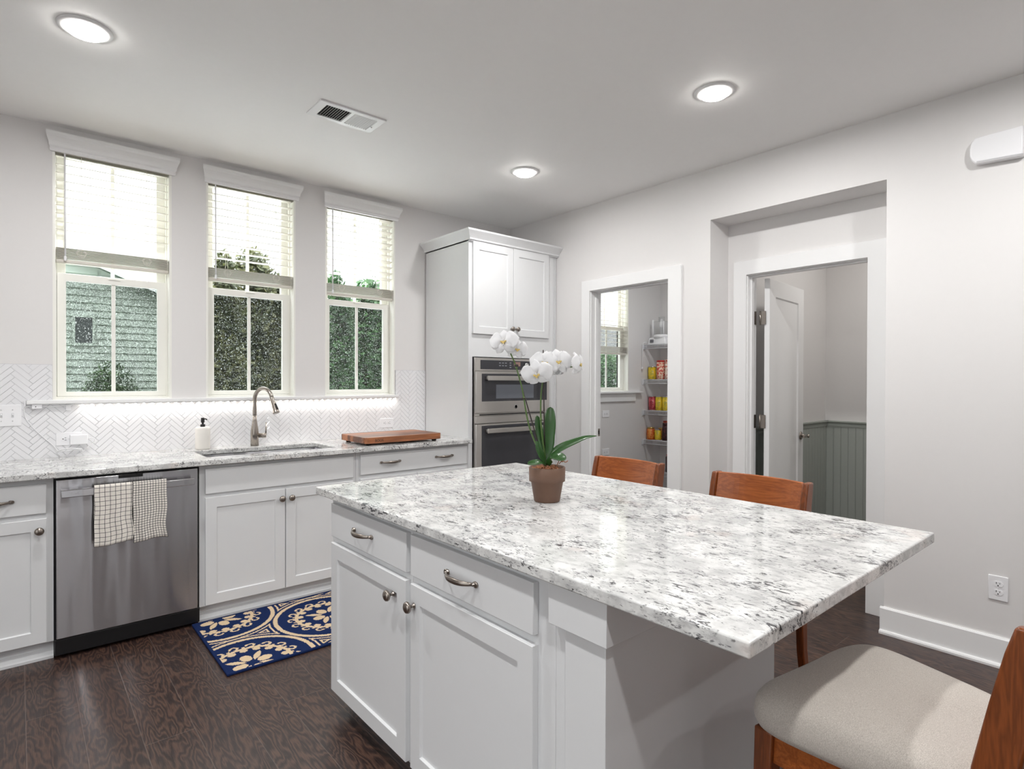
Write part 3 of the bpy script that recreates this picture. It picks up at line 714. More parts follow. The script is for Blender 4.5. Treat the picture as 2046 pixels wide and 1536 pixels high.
# countertop with sink cut-out
ct = thing('window_countertop', 'speckled white granite worktop running under the three windows', 'countertop', (-2.5, -.3, .868))
SX0, SX1, SY0, SY1 = -2.685, -1.925, -.525, -.165
b = MB(lambda p: (p[0], p[1], p[2])); b.slab([-4.2, SX0, SX1, -.931], [-.662, SY0, SY1, -.0065], {(1, 1)}, .868, .898); part('stone_slab', b, M['granite'], ct, bevel=.004)
r = thing('kitchen_sink', 'stainless steel undermount sink set into the granite counter', 'sink', (-2.305, -.345, .66))
b = MB(); t = .012
b.slab([SX0-.02, SX0+t-.01, SX1-t+.01, SX1+.02], [SY0-.02, SY0+t-.01, SY1-t+.01, SY1+.02], {(1, 1)}, .862, .8675)
x0, x1, y0, y1 = SX0+.002, SX1-.002, SY0+.002, SY1-.002
vs = [(x0, y0, .866), (x1, y0, .866), (x1, y1, .866), (x0, y1, .866), (x0+.02, y0+.02, .66), (x1-.02, y0+.02, .66), (x1-.02, y1-.02, .66), (x0+.02, y1-.02, .66)]
b.add(vs, [(0, 1, 5, 4), (1, 2, 6, 5), (2, 3, 7, 6), (3, 0, 4, 7), (4, 5, 6, 7)]); part('basin', b, M['steel'], r, bevel=.0)
b = MB(); b.lathe([(.045, 0), (.045, .002), (.03, .001), (0, .001)], (-2.305, -.30, .661)); part('drain', b, M['chrome'], r)

# faucet
r = thing('kitchen_faucet', 'brushed nickel gooseneck kitchen tap behind the sink', 'faucet', (-2.306, -.10, .898))
fx, fy = -2.306, -.10
b = MB(); b.lathe([(.0255, 0), (.0255, .085), (.024, .105), (.0175, .145), (.0135, .170), (.0128, .20)], (fx, fy, .8985), n=24); part('faucet_body', b, M['nickel'], r)
# gooseneck swings out over the bowl
dv = Vector((.42, -.907, 0)); P = []
for k in range(8): P.append(Vector((fx, fy, 1.095+k*.0145)))
R0 = .078; c0 = Vector((fx, fy, 1.200))+dv*R0
for k in range(1, 17): a = PI-k/16*PI*.93; P.append(c0+dv*(R0*math.cos(a))+Vector((0, 0, R0*math.sin(a))))
b = MB(); b.tube(P, [.0128]*8+[.0128-.0006*min(1, k/8) for k in range(16)], 16); part('gooseneck', b, M['nickel'], r)
e = P[-1]; d = (P[-1]-P[-3]).normalized()
b = MB(); b.lathe([(.0125, -.004), (.0135, 0), (.0150, .040), (.0165, .075), (.0205, .098), (.0215, .104), (.0190, .107), (0, .104)], e, d, 20); sp = part('spray_head', b, M['nickel'], r)
side = (Vector((0, 0, 1)).cross(dv)).normalized(); nrm = d.cross(side).normalized()
if nrm.dot(dv) < 0: nrm = -nrm
p0 = e+d*.045+nrm*.0135; p1 = e+d*.088+nrm*.0160; b = MB()
b.hexa([p0-side*.006, p0+side*.006, p0+side*.006+nrm*.004, p0-side*.006+nrm*.004], [p1-side*.007, p1+side*.007, p1+side*.007+nrm*.004, p1-side*.007+nrm*.004]); part('spray_button', b, M['rubber'], sp)
b = MB(); b.lathe([(.0150, 0), (.0150, .026), (.0165, .027), (.0165, .050), (.012, .053), (0, .053)], (fx+.018, fy-.004, .965), (.93, -.36, 0), 20)
b.tube([(fx+.064, fy-.022, .968), (fx+.065, fy-.023, 1.0), (fx+.066, fy-.024, 1.052)], [.0058, .0048, .0044], 10); part('lever', b, M['nickel'], r)

# soap dispenser
r = thing('soap_dispenser', 'white stone soap dispenser with a black pump left of the tap', 'soap dispenser', (-2.613, -.088, .898))
b = MB(); b.lathe([(.039, 0), (.0415, .004), (.0425, .012), (.0425, .125), (.0405, .136), (.034, .140), (0, .140)], (-2.613, -.088, .8985), n=32); part('bottle', b, M['soapstone'], r)
b = MB(); b.lathe([(.0135, 0), (.0135, .014), (.0060, .016), (.0060, .026), (.0105, .027), (.0105, .052), (.009, .056), (0, .056)], (-2.613, -.088, 1.0385), n=20)
b.tube([(-2.613, -.088, 1.088), (-2.600, -.108, 1.088), (-2.596, -.116, 1.083)], .004, 8); part('pump', b, M['rubber'], r)

# cutting board
r = thing('cutting_board', 'thick walnut cutting board on dark feet standing on the granite counter', 'cutting board', (-1.45, -.40, .898))
bx0, bx1, by0, by1, rr = -1.755, -1.150, -.590, -.190, .035; pts = []
for (cx, cy, a0) in ((bx1-rr, by1-rr, 0), (bx0+rr, by1-rr, 90), (bx0+rr, by0+rr, 180), (bx1-rr, by0+rr, 270)):
    for k in range(7): a = math.radians(a0+k*15); pts.append((cx+rr*math.cos(a), cy+rr*math.sin(a)))
b = MB(); b.prism(pts, 'z', .911, .952); part('board', b, M['walnut'], r, bevel=.003)
for x in (bx0+.045, bx1-.045):
    for y in (by0+.045, by1-.045): b = MB(); b.lathe([(.016, 0), (.018, .010), (.018, .0125)], (x, y, .8985), n=16); part('foot', b, M['rubber'], r)
text_part('burned_lettering', 'BOOS', .024, lambda p: (-1.655+p[0], by0-.0002-p[2], .930+p[1]), M['slot'], r)

# ================================================================ OVEN TOWER
r = thing('oven_tower_cabinet', 'tall white cabinet with crown moulding housing the wall oven', 'cabinet', (-.48, -.3, 0))
TX0, TX1 = -.930, -.002
b = MB(IN); b.slab([TX0, -.893, -.112, -.044], [.088, .330, 1.515, 2.395], {(1, 1)}, -.605, -.012); part('carcass', b, M['cab'], r)
b = MB(); b.box(-.044, TX1, -.600, -.02, .0, 2.395)
for x in (-.043, -.030, -.016): b.box(x, x+.008, -.606, -.600, .0, 2.395)
part('filler_strip', b, M['cab'], r)
b = MB(); b.box(TX0, -.044, -.565, -.02, 0, .0885); part('toe_kick', b, M['cab'], r)
pr = [(0, 2.388), (.010, 2.388), (.012, 2.400), (.020, 2.410), (.036, 2.428), (.048, 2.440), (.054, 2.446), (.056, 2.458), (0, 2.458)]
b = MB(); n0 = len(pr); vs = []
for (px, py, sx, sy) in ((TX0, -.002, -1, 0), (TX0, -.624, -1, -1), (TX1, -.624, 0, -1)):
    for (o, z) in pr: vs.append((px+sx*o, py+sy*o, z))
b.add(vs, [(j*n0+i, j*n0+(i+1) % n0, (j+1)*n0+(i+1) % n0, (j+1)*n0+i) for j in range(2) for i in range(n0)]+[tuple(range(n0))[::-1], tuple(range(2*n0, 3*n0))])
part('crown_moulding', b, M['cab'], r)
b = MB(); b.box(TX0, TX1, -.624, -.002, 2.380, 2.4); part('top_panel', b, M['cab'], r)
fronts(FY(-.605), r, [(-.898, -.109, .105, .310, [(-.50, .21)])], [(-.899, -.503, 1.688, 2.380, (-.524, 1.742)), (-.498, -.107, 1.688, 2.380, (-.470, 1.742))])

r = thing('wall_oven', 'stainless double wall oven with black glass doors and bar handles', 'oven', (-.503, -.3, .33))
OF = FY(-.605); a0, a1 = -.885, -.118
b = MB(OF); b.box(a0, a1, .335, 1.508, -.45, .012); part('chassis', b, M['steel_light'], r)
b = MB(OF); b.box(a0+.002, a1-.002, 1.408, 1.506, .012, .022); part('control_panel', b, M['steel_light'], r, bevel=.002)
b = MB(OF); b.box(-.832, -.150, 1.420, 1.490, .0222, .0245); cp = part('control_glass', b, M['blackglass'], r, bevel=.001)
fp = mat('faded white print', (150, 152, 160), .5)
for (x, z) in [(-.652+i*.030, 1.468-j*.021) for i in range(3) for j in range(2)]+[(-.545, 1.470-j*.018) for j in range(3)]:
    b = MB(OF); b.box(x, x+.018, z, z+.006, .0245, .0249); part('button_mark', b, fp, cp)
b = MB(OF); b.box(-.500, -.432, 1.448, 1.482, .0245, .0250); part('display', b, mat('warm display', (150, 120, 112), .3), cp)
b = MB(OF); b.lathe([(.019, 0), (.019, .010), (.015, .022), (0, .022)], (-.375, 1.458, .0245), (0, 0, 1), 20); part('control_knob', b, M['chrome'], cp)
def oven_door(z0, z1, g0, g1, hz, win):
    b = MB(OF); b.box(a0+.003, a1-.003, z0, z1, .014, .038); d = part('oven_door', b, M['steel_light'], r, bevel=.0025)
    b = MB(OF); b.box(-.831, -.150, g0, g1, .0382, .0400); gl = part('door_glass', b, M['blackglass'], d, bevel=.001)
    if win: b = MB(OF); b.box(*win, .0400, .0404); part('viewing_window', b, M['ovenwin'], d)
    b = MB(OF); b.box(-.803, -.176, hz-.018, hz+.018, .068, .084)
    for u in (-.79, -.189): b.box(u-.013, u+.013, hz-.012, hz+.012, .039, .069)
    part('handle', b, M['steel_light'], d, bevel=.003); return d
d = oven_door(1.085, 1.402, 1.175, 1.386, 1.352, (-.694, -.300, 1.195, 1.302))
b = MB(OF); b.lathe([(.017, 0), (.017, .0012), (0, .0012)], (-.489, 1.128, .0380), (0, 0, 1), 28); b.lathe([(.0135, 0), (.0135, .0016), (.0115, .0016), (.0115, .0012)], (-.489, 1.128, .0380), (0, 0, 1), 28, 1); part('round_badge', b, [mat('badge grey', (150, 148, 146), .5), mat('badge rim', (120, 118, 118), .5)], d)
b = MB(OF); b.box(a0+.003, a1-.003, 1.064, 1.082, .012, .020); b.box(-.84, -.16, 1.068, 1.077, .020, .0206, 1); part('vent_slot', b, [M['steel_light'], M['black']], r)
b = MB(OF); b.box(a0+.003, a1-.003, 1.008, 1.062, .012, .034); part('vent_panel', b, M['steel_light'], r, bevel=.002)
oven_door(.345, 1.002, .45, .990, .952, None)

# ================================================================ RIGHT WALL AND CEILING
r = thing('door_chime', 'white rounded chime box mounted high on the right wall', 'door chime', (0, -3.53, 2.43))
b = MB(FX(0)); pts = [(3.445, 2.366), (3.62, 2.357), (3.62, 2.494), (3.445, 2.490), (3.430, 2.470), (3.424, 2.44), (3.424, 2.41), (3.432, 2.385)]
b.prism(pts, 'z', .0, .045); part('chime_cover', b, M['plate'], r, bevel=.008, seg=3)
b = MB(FX(0)); b.prism([(3.452, 2.372), (3.62, 2.363), (3.62, 2.368), (3.452, 2.377)], 'z', .0450, .0462); part('lower_edge', b, M['grout'], r)

r = thing('ceiling_vent', 'white louvred air register set in the kitchen ceiling', 'ceiling vent', (-2.155, -1.175, 2.743))
vx0, vx1, vy0, vy1 = -2.338, -1.972, -1.276, -1.078
CD = lambda p: (p[0], p[1], 2.743-p[2])
b = MB(CD); b.slab([vx0, vx0+.045, -2.160, -2.140, vx1-.045, vx1], [vy0, vy0+.032, vy1-.032, vy1], {(1, 1), (3, 1)}, 0, .008); part('vent_frame', b, M['trim'], r, bevel=.003)
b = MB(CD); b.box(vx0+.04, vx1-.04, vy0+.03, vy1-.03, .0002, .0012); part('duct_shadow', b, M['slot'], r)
b = MB()
def fin(x, tl):
    c, s = math.cos(tl), math.sin(tl); w = .012
    b.hexa([(x-w/2*c, vy0+.03, 2.7415-.0055-w/2*s), (x-w/2*c+.0012, vy0+.03, 2.7415-.0055-w/2*s), (x-w/2*c+.0012, vy1-.03, 2.7415-.0055-w/2*s), (x-w/2*c, vy1-.03, 2.7415-.0055-w/2*s)],
           [(x+w/2*c, vy0+.03, 2.7415-.0055+w/2*s), (x+w/2*c+.0012, vy0+.03, 2.7415-.0055+w/2*s), (x+w/2*c+.0012, vy1-.03, 2.7415-.0055+w/2*s), (x+w/2*c, vy1-.03, 2.7415-.0055+w/2*s)])
for i in range(10): fin(-2.282+i*.0127, math.radians(52)); fin(-2.132+i*.0127, math.radians(128))
part('louvre_fins', b, M['trim'], r)
b = MB(CD); b.tube([(vx1-.03, -1.16, .008), (vx1-.035, -1.165, .016), (vx1-.05, -1.18, .016)], .002, 6); part('damper_lever', b, M['grout'], r)

names = ['round recessed ceiling light nearest the upper left picture corner', 'round recessed ceiling light above the island stools', 'round recessed ceiling light above the tall oven cabinet']
for i, ((x, y), lb) in enumerate(zip(CANS_SEEN, names)):
    r = thing('recessed_light', lb, 'ceiling light', (x, y, 2.743), group='recessed ceiling lights')
    b = MB(); b.lathe([(.094, 0), (.094, -.003), (.088, -.007), (.070, -.010), (.066, -.009), (.066, 0)], (x, y, 2.7428), n=40); part('trim_ring', b, M['trim'], r)
    b = MB(); b.lathe([(.066, 0), (.066, -.012), (.060, -.020), (.045, -.026), (.022, -.029), (0, -.030)], (x, y, 2.7425), n=32); part('light_lens', b, M['lens'], r)
# ================================================================ ISLAND
IT = FX(-2.526)
def island_cab(label, u0, u1, dr_, do_):
    r = thing('island_cabinet', label, 'cabinet', (-2.15, -(u0+u1)/2, 0), group='white cabinets in the island')
    b = MB(); b.box(-2.526, -1.771, -u1+.0005, -u0-.0005, .088, .8675); part('body', b, M['cab'], r, bevel=.001)
    b = MB(); b.box(-2.455, -1.78, -u1+.0005, -u0-.0005, 0, .0885); part('toe_kick', b, M['cab'], r)
    fronts(IT, r, [dr_], [do_]); return r
island_cab('white island cabinet at the end nearest the sink, pull on its drawer', 1.862, 2.486, (1.888, 2.474, .712, .842, [(2.168, .778)]), (1.888, 2.470, .098, .686, (2.392, .622)))
island_cab('white island cabinet under the middle of the granite top, beside the plain end post', 2.487, 3.136, (2.500, 3.077, .712, .842, [(2.778, .776)]), (2.500, 3.075, .098, .686, (2.524, .622)))
r = thing('island_end_panel', 'white plain island end with square post and beam under the overhang', 'island end', (-2.15, -3.22, 0))
b = MB(); b.box(-2.526, -1.771, -3.180, -3.1365, .0, .8675); part('inner_panel', b, M['cab'], r, bevel=.001)
b = MB(); b.box(-2.5405, -1.7600, -3.300, -3.1805, .0, .8675); part('end_post', b, M['cab'], r, bevel=.0015)
b = MB(); b.box(-2.5525, -1.7500, -3.3125, -3.1365, .7665, .8670); part('support_beam', b, M['cab'], r, bevel=.0015)
ct = thing('island_countertop', 'large speckled white granite slab on top of the island', 'countertop', (-2.03, -2.71, .868))
b = MB(); b.box(-2.570, -1.485, -3.634, -1.793, .868, .898); part('stone_slab', b, M['granite'], ct, bevel=.004, seg=3)

# ================================================================ STOOLS
def make_stool(label, loc, rz):
    r = thing('bar_stool', label, 'stool', loc, rz, 'brown wooden counter stools with linen seats')
    P = dict(local=True)
    # seat cushion: superellipse outline narrowing to the back, crowned top
    def half(y):   # half width at local y
        t = (y+.215)/.43; return .195+.075*t
    b = MB(); NA, rings = 72, []
    for (sc, z) in ((.90, .566), (.975, .570), (1.0, .584), (1.0, .604), (.985, .622), (.95, .636), (.88, .647), (.72, .656), (.45, .662), (.18, .664)):
        ring = []
        for k in range(NA):
            a = 2*PI*k/NA; ca, sa = math.cos(a), math.sin(a); e = .42
            y = .222*math.copysign(abs(sa)**e, sa); w = half(y)*math.copysign(abs(ca)**e, ca)
            dip = -.010*(1-abs(w)/.25)*(1 if z > .63 else 0)
            ring.append((w*sc, y*sc, z+dip))
        rings.append(ring)
    vs = [p for q in rings for p in q]; m = len(rings)
    b.add(vs, [(i*NA+k, i*NA+(k+1) % NA, (i+1)*NA+(k+1) % NA, (i+1)*NA+k) for i in range(m-1) for k in range(NA)]+[tuple(range(NA))[::-1], tuple(range((m-1)*NA, m*NA))], 0, True)
    part('seat_cushion', b, M['linen'], r, **P)
    def bar(b, p, q, w0, d0, w1, d1):     # tapered bar from p to q, w across x, d along y
        b.hexa([(p[0]-w0/2, p[1]-d0/2, p[2]), (p[0]+w0/2, p[1]-d0/2, p[2]), (p[0]+w0/2, p[1]+d0/2, p[2]), (p[0]-w0/2, p[1]+d0/2, p[2])],
               [(q[0]-w1/2, q[1]-d1/2, q[2]), (q[0]+w1/2, q[1]-d1/2, q[2]), (q[0]+w1/2, q[1]+d1/2, q[2]), (q[0]-w1/2, q[1]+d1/2, q[2])])
    for s in (-1, 1):
        b = MB(); bar(b, (s*.222, .188, 0), (s*.214, .168, .565), .028, .028, .042, .044); part('leg', b, M['stool_z_shaded'], r, bevel=.004, **P)
        # rear leg and back post in one piece
        secs = [(0, -.272, .030, .030), (.30, -.235, .028, .040), (.56, -.220, .027, .056), (.68, -.229, .027, .062), (.80, -.252, .026, .060), (.89, -.270, .025, .056), (.938, -.281, .024, .050)]
        b = MB(); vs = []
        for (z, y, w, d) in secs:
            x = s*(.190+.012*(1 if z < .1 else 0)+.002)
            vs += [(x-w/2, y-d/2, z), (x+w/2, y-d/2, z), (x+w/2, y+d/2, z), (x-w/2, y+d/2, z)]
        n = len(secs); fs = [(0, 3, 2, 1), tuple(range(4*n-4, 4*n))]
        for i in range(n-1):
            for k in range(4): fs.append((i*4+k, i*4+(k+1) % 4, i*4+4+(k+1) % 4, i*4+4+k))
        b.add(vs, fs); part('back_post', b, M['stool_z_shaded'], r, bevel=.006, seg=3, **P)
        b = MB(); b.hexa([(s*.190-.011, -.20, .496), (s*.190+.011, -.20, .496), (s*.214+.011, .16, .496), (s*.214-.011, .16, .496)], [(s*.190-.011, -.20, .5655), (s*.190+.011, -.20, .5655), (s*.214+.011, .16, .5655), (s*.214-.011, .16, .5655)])
        part('side_rail', b, M['stool_x'], r, bevel=.003, **P)
        b = MB(); b.hexa([(s*.200-.008, -.250, .152), (s*.200+.008, -.250, .152), (s*.219+.008, .178, .140), (s*.219-.008, .178, .140)], [(s*.200-.008, -.250, .180), (s*.200+.008, -.250, .180), (s*.219+.008, .178, .168), (s*.219-.008, .178, .168)])
        part('side_stretcher', b, M['stool_z_shaded'], r, bevel=.003, **P)
    b = MB(); b.box(-.194, .194, .160, .182, .496, .5655); part('front_rail', b, M['stool_x'], r, bevel=.003, **P)
    b = MB(); b.box(-.178, .178, -.226, -.206, .496, .5655); part('rear_rail', b, M['stool_x'], r, bevel=.003, **P)
    b = MB(); b.box(-.206, .206, .170, .190, .195, .230); part('foot_rest', b, M['stool_x'], r, bevel=.004, **P)
    def curved(name, z0, z1, y0, y1, th, sag, xw):
        b = MB(); N = 16; vs = []
        for k in range(N+1):
            x = -xw+2*xw*k/N; sg = -sag*(1-(x/xw)**2)
            for (z, y) in ((z0, y0), (z1, y1)): vs += [(x, y+sg-th/2, z), (x, y+sg+th/2, z)]
        fs = [(0, 1, 3, 2), tuple(4*N+i for i in (2, 3, 1, 0))]
        for k in range(N):
            o = 4*k
            for a, c in ((0, 1), (1, 3), (3, 2), (2, 0)): fs.append((o+a, o+c, o+4+c, o+4+a))
        b.add(vs, fs, 0, False); return part(name, b, M['stool_x'], r, bevel=.003, **P)
    curved('backrest', .760, .938, -.232, -.272, .014, .034, .179)
    curved('lower_back_rail', .640, .672, -.216, -.222, .016, .012, .179)
    return r
st = make_stool('brown wooden stool with its whole light linen seat in view', (-2.038, -3.70, 0), math.radians(-8))
dup(st, (-1.435, -2.275, 0), PI/2, 'brown wooden stool back in front of the pantry doorway')
dup(st, (-1.435, -2.955, 0), PI/2, 'brown wooden stool back in front of the open powder room door')

# ================================================================ ORCHID
OB_ = Vector((-2.041, -2.603, .8985)); OR = Vector((math.cos(.708), -math.sin(.708), 0)); OFW = Vector((math.sin(.708), math.cos(.708), 0)); UP = Vector((0, 0, 1))
def O(u, v, c=0): return OB_+OR*((u-1093)/552.6)+UP*((1000.5-v)/552.6)+OFW*c      # sketch grid of the plant, 552.6 units to the metre
oc = thing('potted_orchid', 'white moth orchid on two stems in a brown clay pot on the island', 'potted plant', OB_)
b = MB(); b.lathe([(.044, 0), (.0464, .002), (.0585, .072), (.0650, .0735), (.0658, .122), (.0630, .1245), (.0600, .122), (.0585, .100), (0, .100)], OB_, n=48); part('clay_pot', b, M['pot'], oc)
b = MB(); R = random.Random(4)
for k in range(90):
    a = R.uniform(0, 6.28); q = .052*math.sqrt(R.random()); c = OB_+Vector((q*math.cos(a), q*math.sin(a), .104+R.uniform(0, .012))); s = R.uniform(.004, .010)
    d = Vector((R.uniform(-1, 1), R.uniform(-1, 1), R.uniform(-.3, .6))).normalized(); e = d.orthogonal().normalized(); g = d.cross(e)
    b.hexa([c-d*s*1.6-e*s*.6-g*s*.4, c+d*s*1.6-e*s*.5-g*s*.4, c+d*s*1.4+e*s*.6-g*s*.4, c-d*s*1.5+e*s*.6-g*s*.4], [c-d*s*1.5-e*s*.6+g*s*.4, c+d*s*1.5-e*s*.6+g*s*.4, c+d*s*1.3+e*s*.5+g*s*.4, c-d*s*1.6+e*s*.6+g*s*.4])
q = part('bark_chips', b, M['bark'], oc); q['kind'] = 'stuff'
b = MB()
for pts in ([(1116, 925, -.02), (1122, 918, -.03), (1128, 921, -.03), (1133, 919, -.02)], [(1112, 926, -.03), (1118, 914, -.03), (1121, 920, -.04)], [(1124, 922, -.01), (1119, 912, -.02), (1117, 908, -.02)]): b.tube(smooth([O(*p) for p in pts], 4), .0016, 6)
part('aerial_root', b, M['bark'], oc)
def leaf(path, width, nrm, fold=.25, point=False):
    P = smooth([O(*p) for p in path], 6); N = len(P)-1; nr = Vector(nrm[0]*OR+nrm[1]*UP+nrm[2]*OFW).normalized()
    def fn(u, v):
        i = min(N, int(round(v*N))); t = (P[min(N, i+1)]-P[max(0, i-1)]).normalized(); s = t.cross(nr)
        if s.length < .05: s = t.orthogonal()
        s.normalize(); n2 = s.cross(t); q = (u-.5)*2
        w = width/2*(min(1, .35+v*1.6)*max(0, 1-max(0, (v-.62)/.38)**2.2)**.5)
        if point: w = width/2*min(1, .45+v*1.8)*max(.01, 1-max(0, (v-.30)/.70)**1.7)
        return P[i]+s*(w*q)+n2*(fold*w*abs(q)**1.5)
    b = MB(); b.grid(fn, 8, N); return part('leaf', b, M['leaf'], oc, solid=.0022)
leaf([(1091, 928, .0), (1094, 905, .012), (1096, 875, .02), (1099, 845, .03), (1101, 814, .045)], .046, (0, .2, -1), .18)
leaf([(1090, 928, .02), (1084, 900, .035), (1078, 868, .05), (1074, 832, .065)], .031, (.5, 0, -1), .3)
leaf([(1092, 928, .01), (1104, 908, .0), (1125, 893, -.005), (1150, 882, .0), (1172, 874, .005), (1193, 871, .01)], .042, (-.35, .80, -.50), .25, True)
leaf([(1094, 928, -.01), (1100, 911, -.03), (1108, 905, -.055), (1116, 908, -.075), (1118, 914, -.085)], .046, (.1, .8, -.7), -.12)
leaf([(1090, 928, -.01), (1080, 910, -.02), (1073, 893, -.025), (1072, 880, -.02)], .032, (.8, .1, -.7), .4)
leaf([(1089, 929, -.02), (1078, 921, -.045), (1066, 921, -.06), (1053, 922, -.065)], .028, (.1, .9, -.5), .35)
def stem(path, r, m, name):
    b = MB(); P = smooth([O(*p) for p in path], 6); b.tube(P, [r*(1-.35*i/len(P)) for i in range(len(P))], 8)
    for k in (.28, .5, .7):
        i = int(k*len(P)); b.lathe([(r*.9, -.004), (r*1.5, 0), (r*.9, .005)], P[i], (P[i+1]-P[i]), 8)
    return part(name, b, m, oc)
stem([(1089, 930, -.01), (1084, 915, -.01), (1074, 895, -.01), (1064, 872, -.01), (1056, 848, -.01), (1050, 820, -.01), (1046, 795, -.01), (1041, 770, -.01), (1034, 745, -.01), (1028, 726, -.01), (1019, 706, -.012), (1012, 694, -.015), (1007, 688, -.01)], .0032, M['stem'], 'flower_stem')
stem([(1091, 930, .005), (1088, 905, .005), (1084, 878, .005), (1081, 850, .005), (1080, 815, .005), (1081, 785, .005), (1085, 758, .005), (1092, 742, .008), (1103, 735, .012), (1118, 733, .016), (1133, 733.5, .018), (1146, 732, .018), (1156, 727, .015)], .0032, M['stem'], 'flower_stem')
b = MB(); b.tube([O(1088, 930, -.004), O(1027, 721, -.002)], .0023, 8); part('support_stake', b, M['stake'], oc)
b = MB(); b.tube([O(1089, 930, .012), O(1086.5, 800, .012), O(1085, 699, .012)], .0023, 8); part('support_stake', b, M['stake'], oc)
for p in ((1046, 796, -.006), (1031, 731, -.006), (1083, 824, .009)):
    b = MB(); c = O(*p); b.lathe([(.0075, -.004), (.0085, 0), (.0075, .004)], c, (.1, .1, 1), 10); part('stake_clip', b, M['stake'], oc)
b = MB(); b.tube([O(1087, 928, -.03), O(1090, 915, -.03), O(1093, 903, -.025)], .002, 6); part('plant_tag', b, M['clear'], oc)
def flower(u, v, c, size, yaw, pitch, roll=0, half=False):
    ctr = O(u, v, c); n = (-OFW*math.cos(yaw)+OR*math.sin(yaw)); n = (n*math.cos(pitch)+UP*math.sin(pitch)).normalized()
    x = n.cross(UP).normalized()*-1; y = n.cross(x).normalized()
    if y.z < 0: y = -y
    x, y = x*math.cos(roll)+y*math.sin(roll), y*math.cos(roll)-x*math.sin(roll)
    b = MB()
    def petal(ang, L, wd, kind, z0, ruf):
        dx, dy = math.sin(ang), math.cos(ang)
        def fn(p, q):
            s = (p-.5)*2
            if kind == 'petal': w = wd*math.sqrt(max(1e-5, 1-((q-.57)/.435)**2)) if q > .30 else wd*(.16+.62*(q/.30)**1.2)
            else: w = wd*math.sqrt(max(1e-5, 1-((q-.54)/.465)**2)) if q > .16 else wd*(.30+.28*q/.16)
            l = L*(q-.10*abs(s)**2*(1 if q > .5 else 0))
            zz = z0+size*(.10*math.sin(q*PI*.9)-.16*q*q)-size*.05*s*s+ruf*math.sin(s*4+q*5)*size*.02
            a = l; t = w*s
            return ctr+x*(dx*a+dy*t)+y*(dy*a-dx*t)+n*zz
        b.grid(fn, 8, 14)
    petal(0, size*.47, size*.185, 'sepal', -.002, .5)
    petal(math.radians(138), size*.47, size*.18, 'sepal', -.002, .6); petal(math.radians(-138), size*.47, size*.18, 'sepal', -.002, .6)
    petal(math.radians(78), size*.56, size*.315, 'petal', .002, 1); petal(math.radians(-78), size*.56, size*.315, 'petal', .003, 1)
    f = part('flower', b, M['petal'], oc, solid=.0007)
    b = MB(); s = size*.74
    def blob(o, r1, r2, d, mi): b.lathe([(0, -r2), (r1*.7, -r2*.7), (r1, 0), (r1*.7, r2*.7), (0, r2)], o, d, 10, mi)
    blob(ctr+n*.010*s/.09-y*.004, .0055*s/.09, .009*s/.09, n*.6-y, 0)
    for sg in (-1, 1): blob(ctr+n*.010*s/.09+x*sg*.007*s/.09-y*.001, .0045*s/.09, .0075*s/.09, x*sg+y*.6, 0)
    blob(ctr+n*.011*s/.09+y*.005, .004*s/.09, .006*s/.09, y, 1)
    for sg in (-1, 1): b.tube([ctr+n*.014*s/.09-y*.011*s/.09, ctr+n*.013*s/.09-y*.019*s/.09+x*sg*.004, ctr+n*.012*s/.09-y*.022*s/.09+x*sg*.009], [.0012, .0009, .0005], 6, 1)
    part('lip', b, [M['yellow'], M['petal']], f); return f
rd = math.radians
flower(1006, 684, -.02, 0.1017, rd(-12), rd(8), rd(6)); flower(1032, 698, -.005, 0.0836, rd(18), rd(-6), rd(-8))
flower(1071, 748, -.035, 0.1107, rd(-10), rd(-22), rd(10)); flower(1088, 726, -.005, 0.1085, rd(-6), rd(12), rd(-6)); flower(1114, 723, .0, 0.1062, rd(10), rd(6), rd(4))
flower(1130, 722, .03, 0.0881, rd(60), rd(4), rd(0)); flower(1156, 727, .012, 0.0949, rd(66), rd(2), rd(4)); flower(1112, 740, .035, 0.0655, rd(165), rd(-30), rd(0))

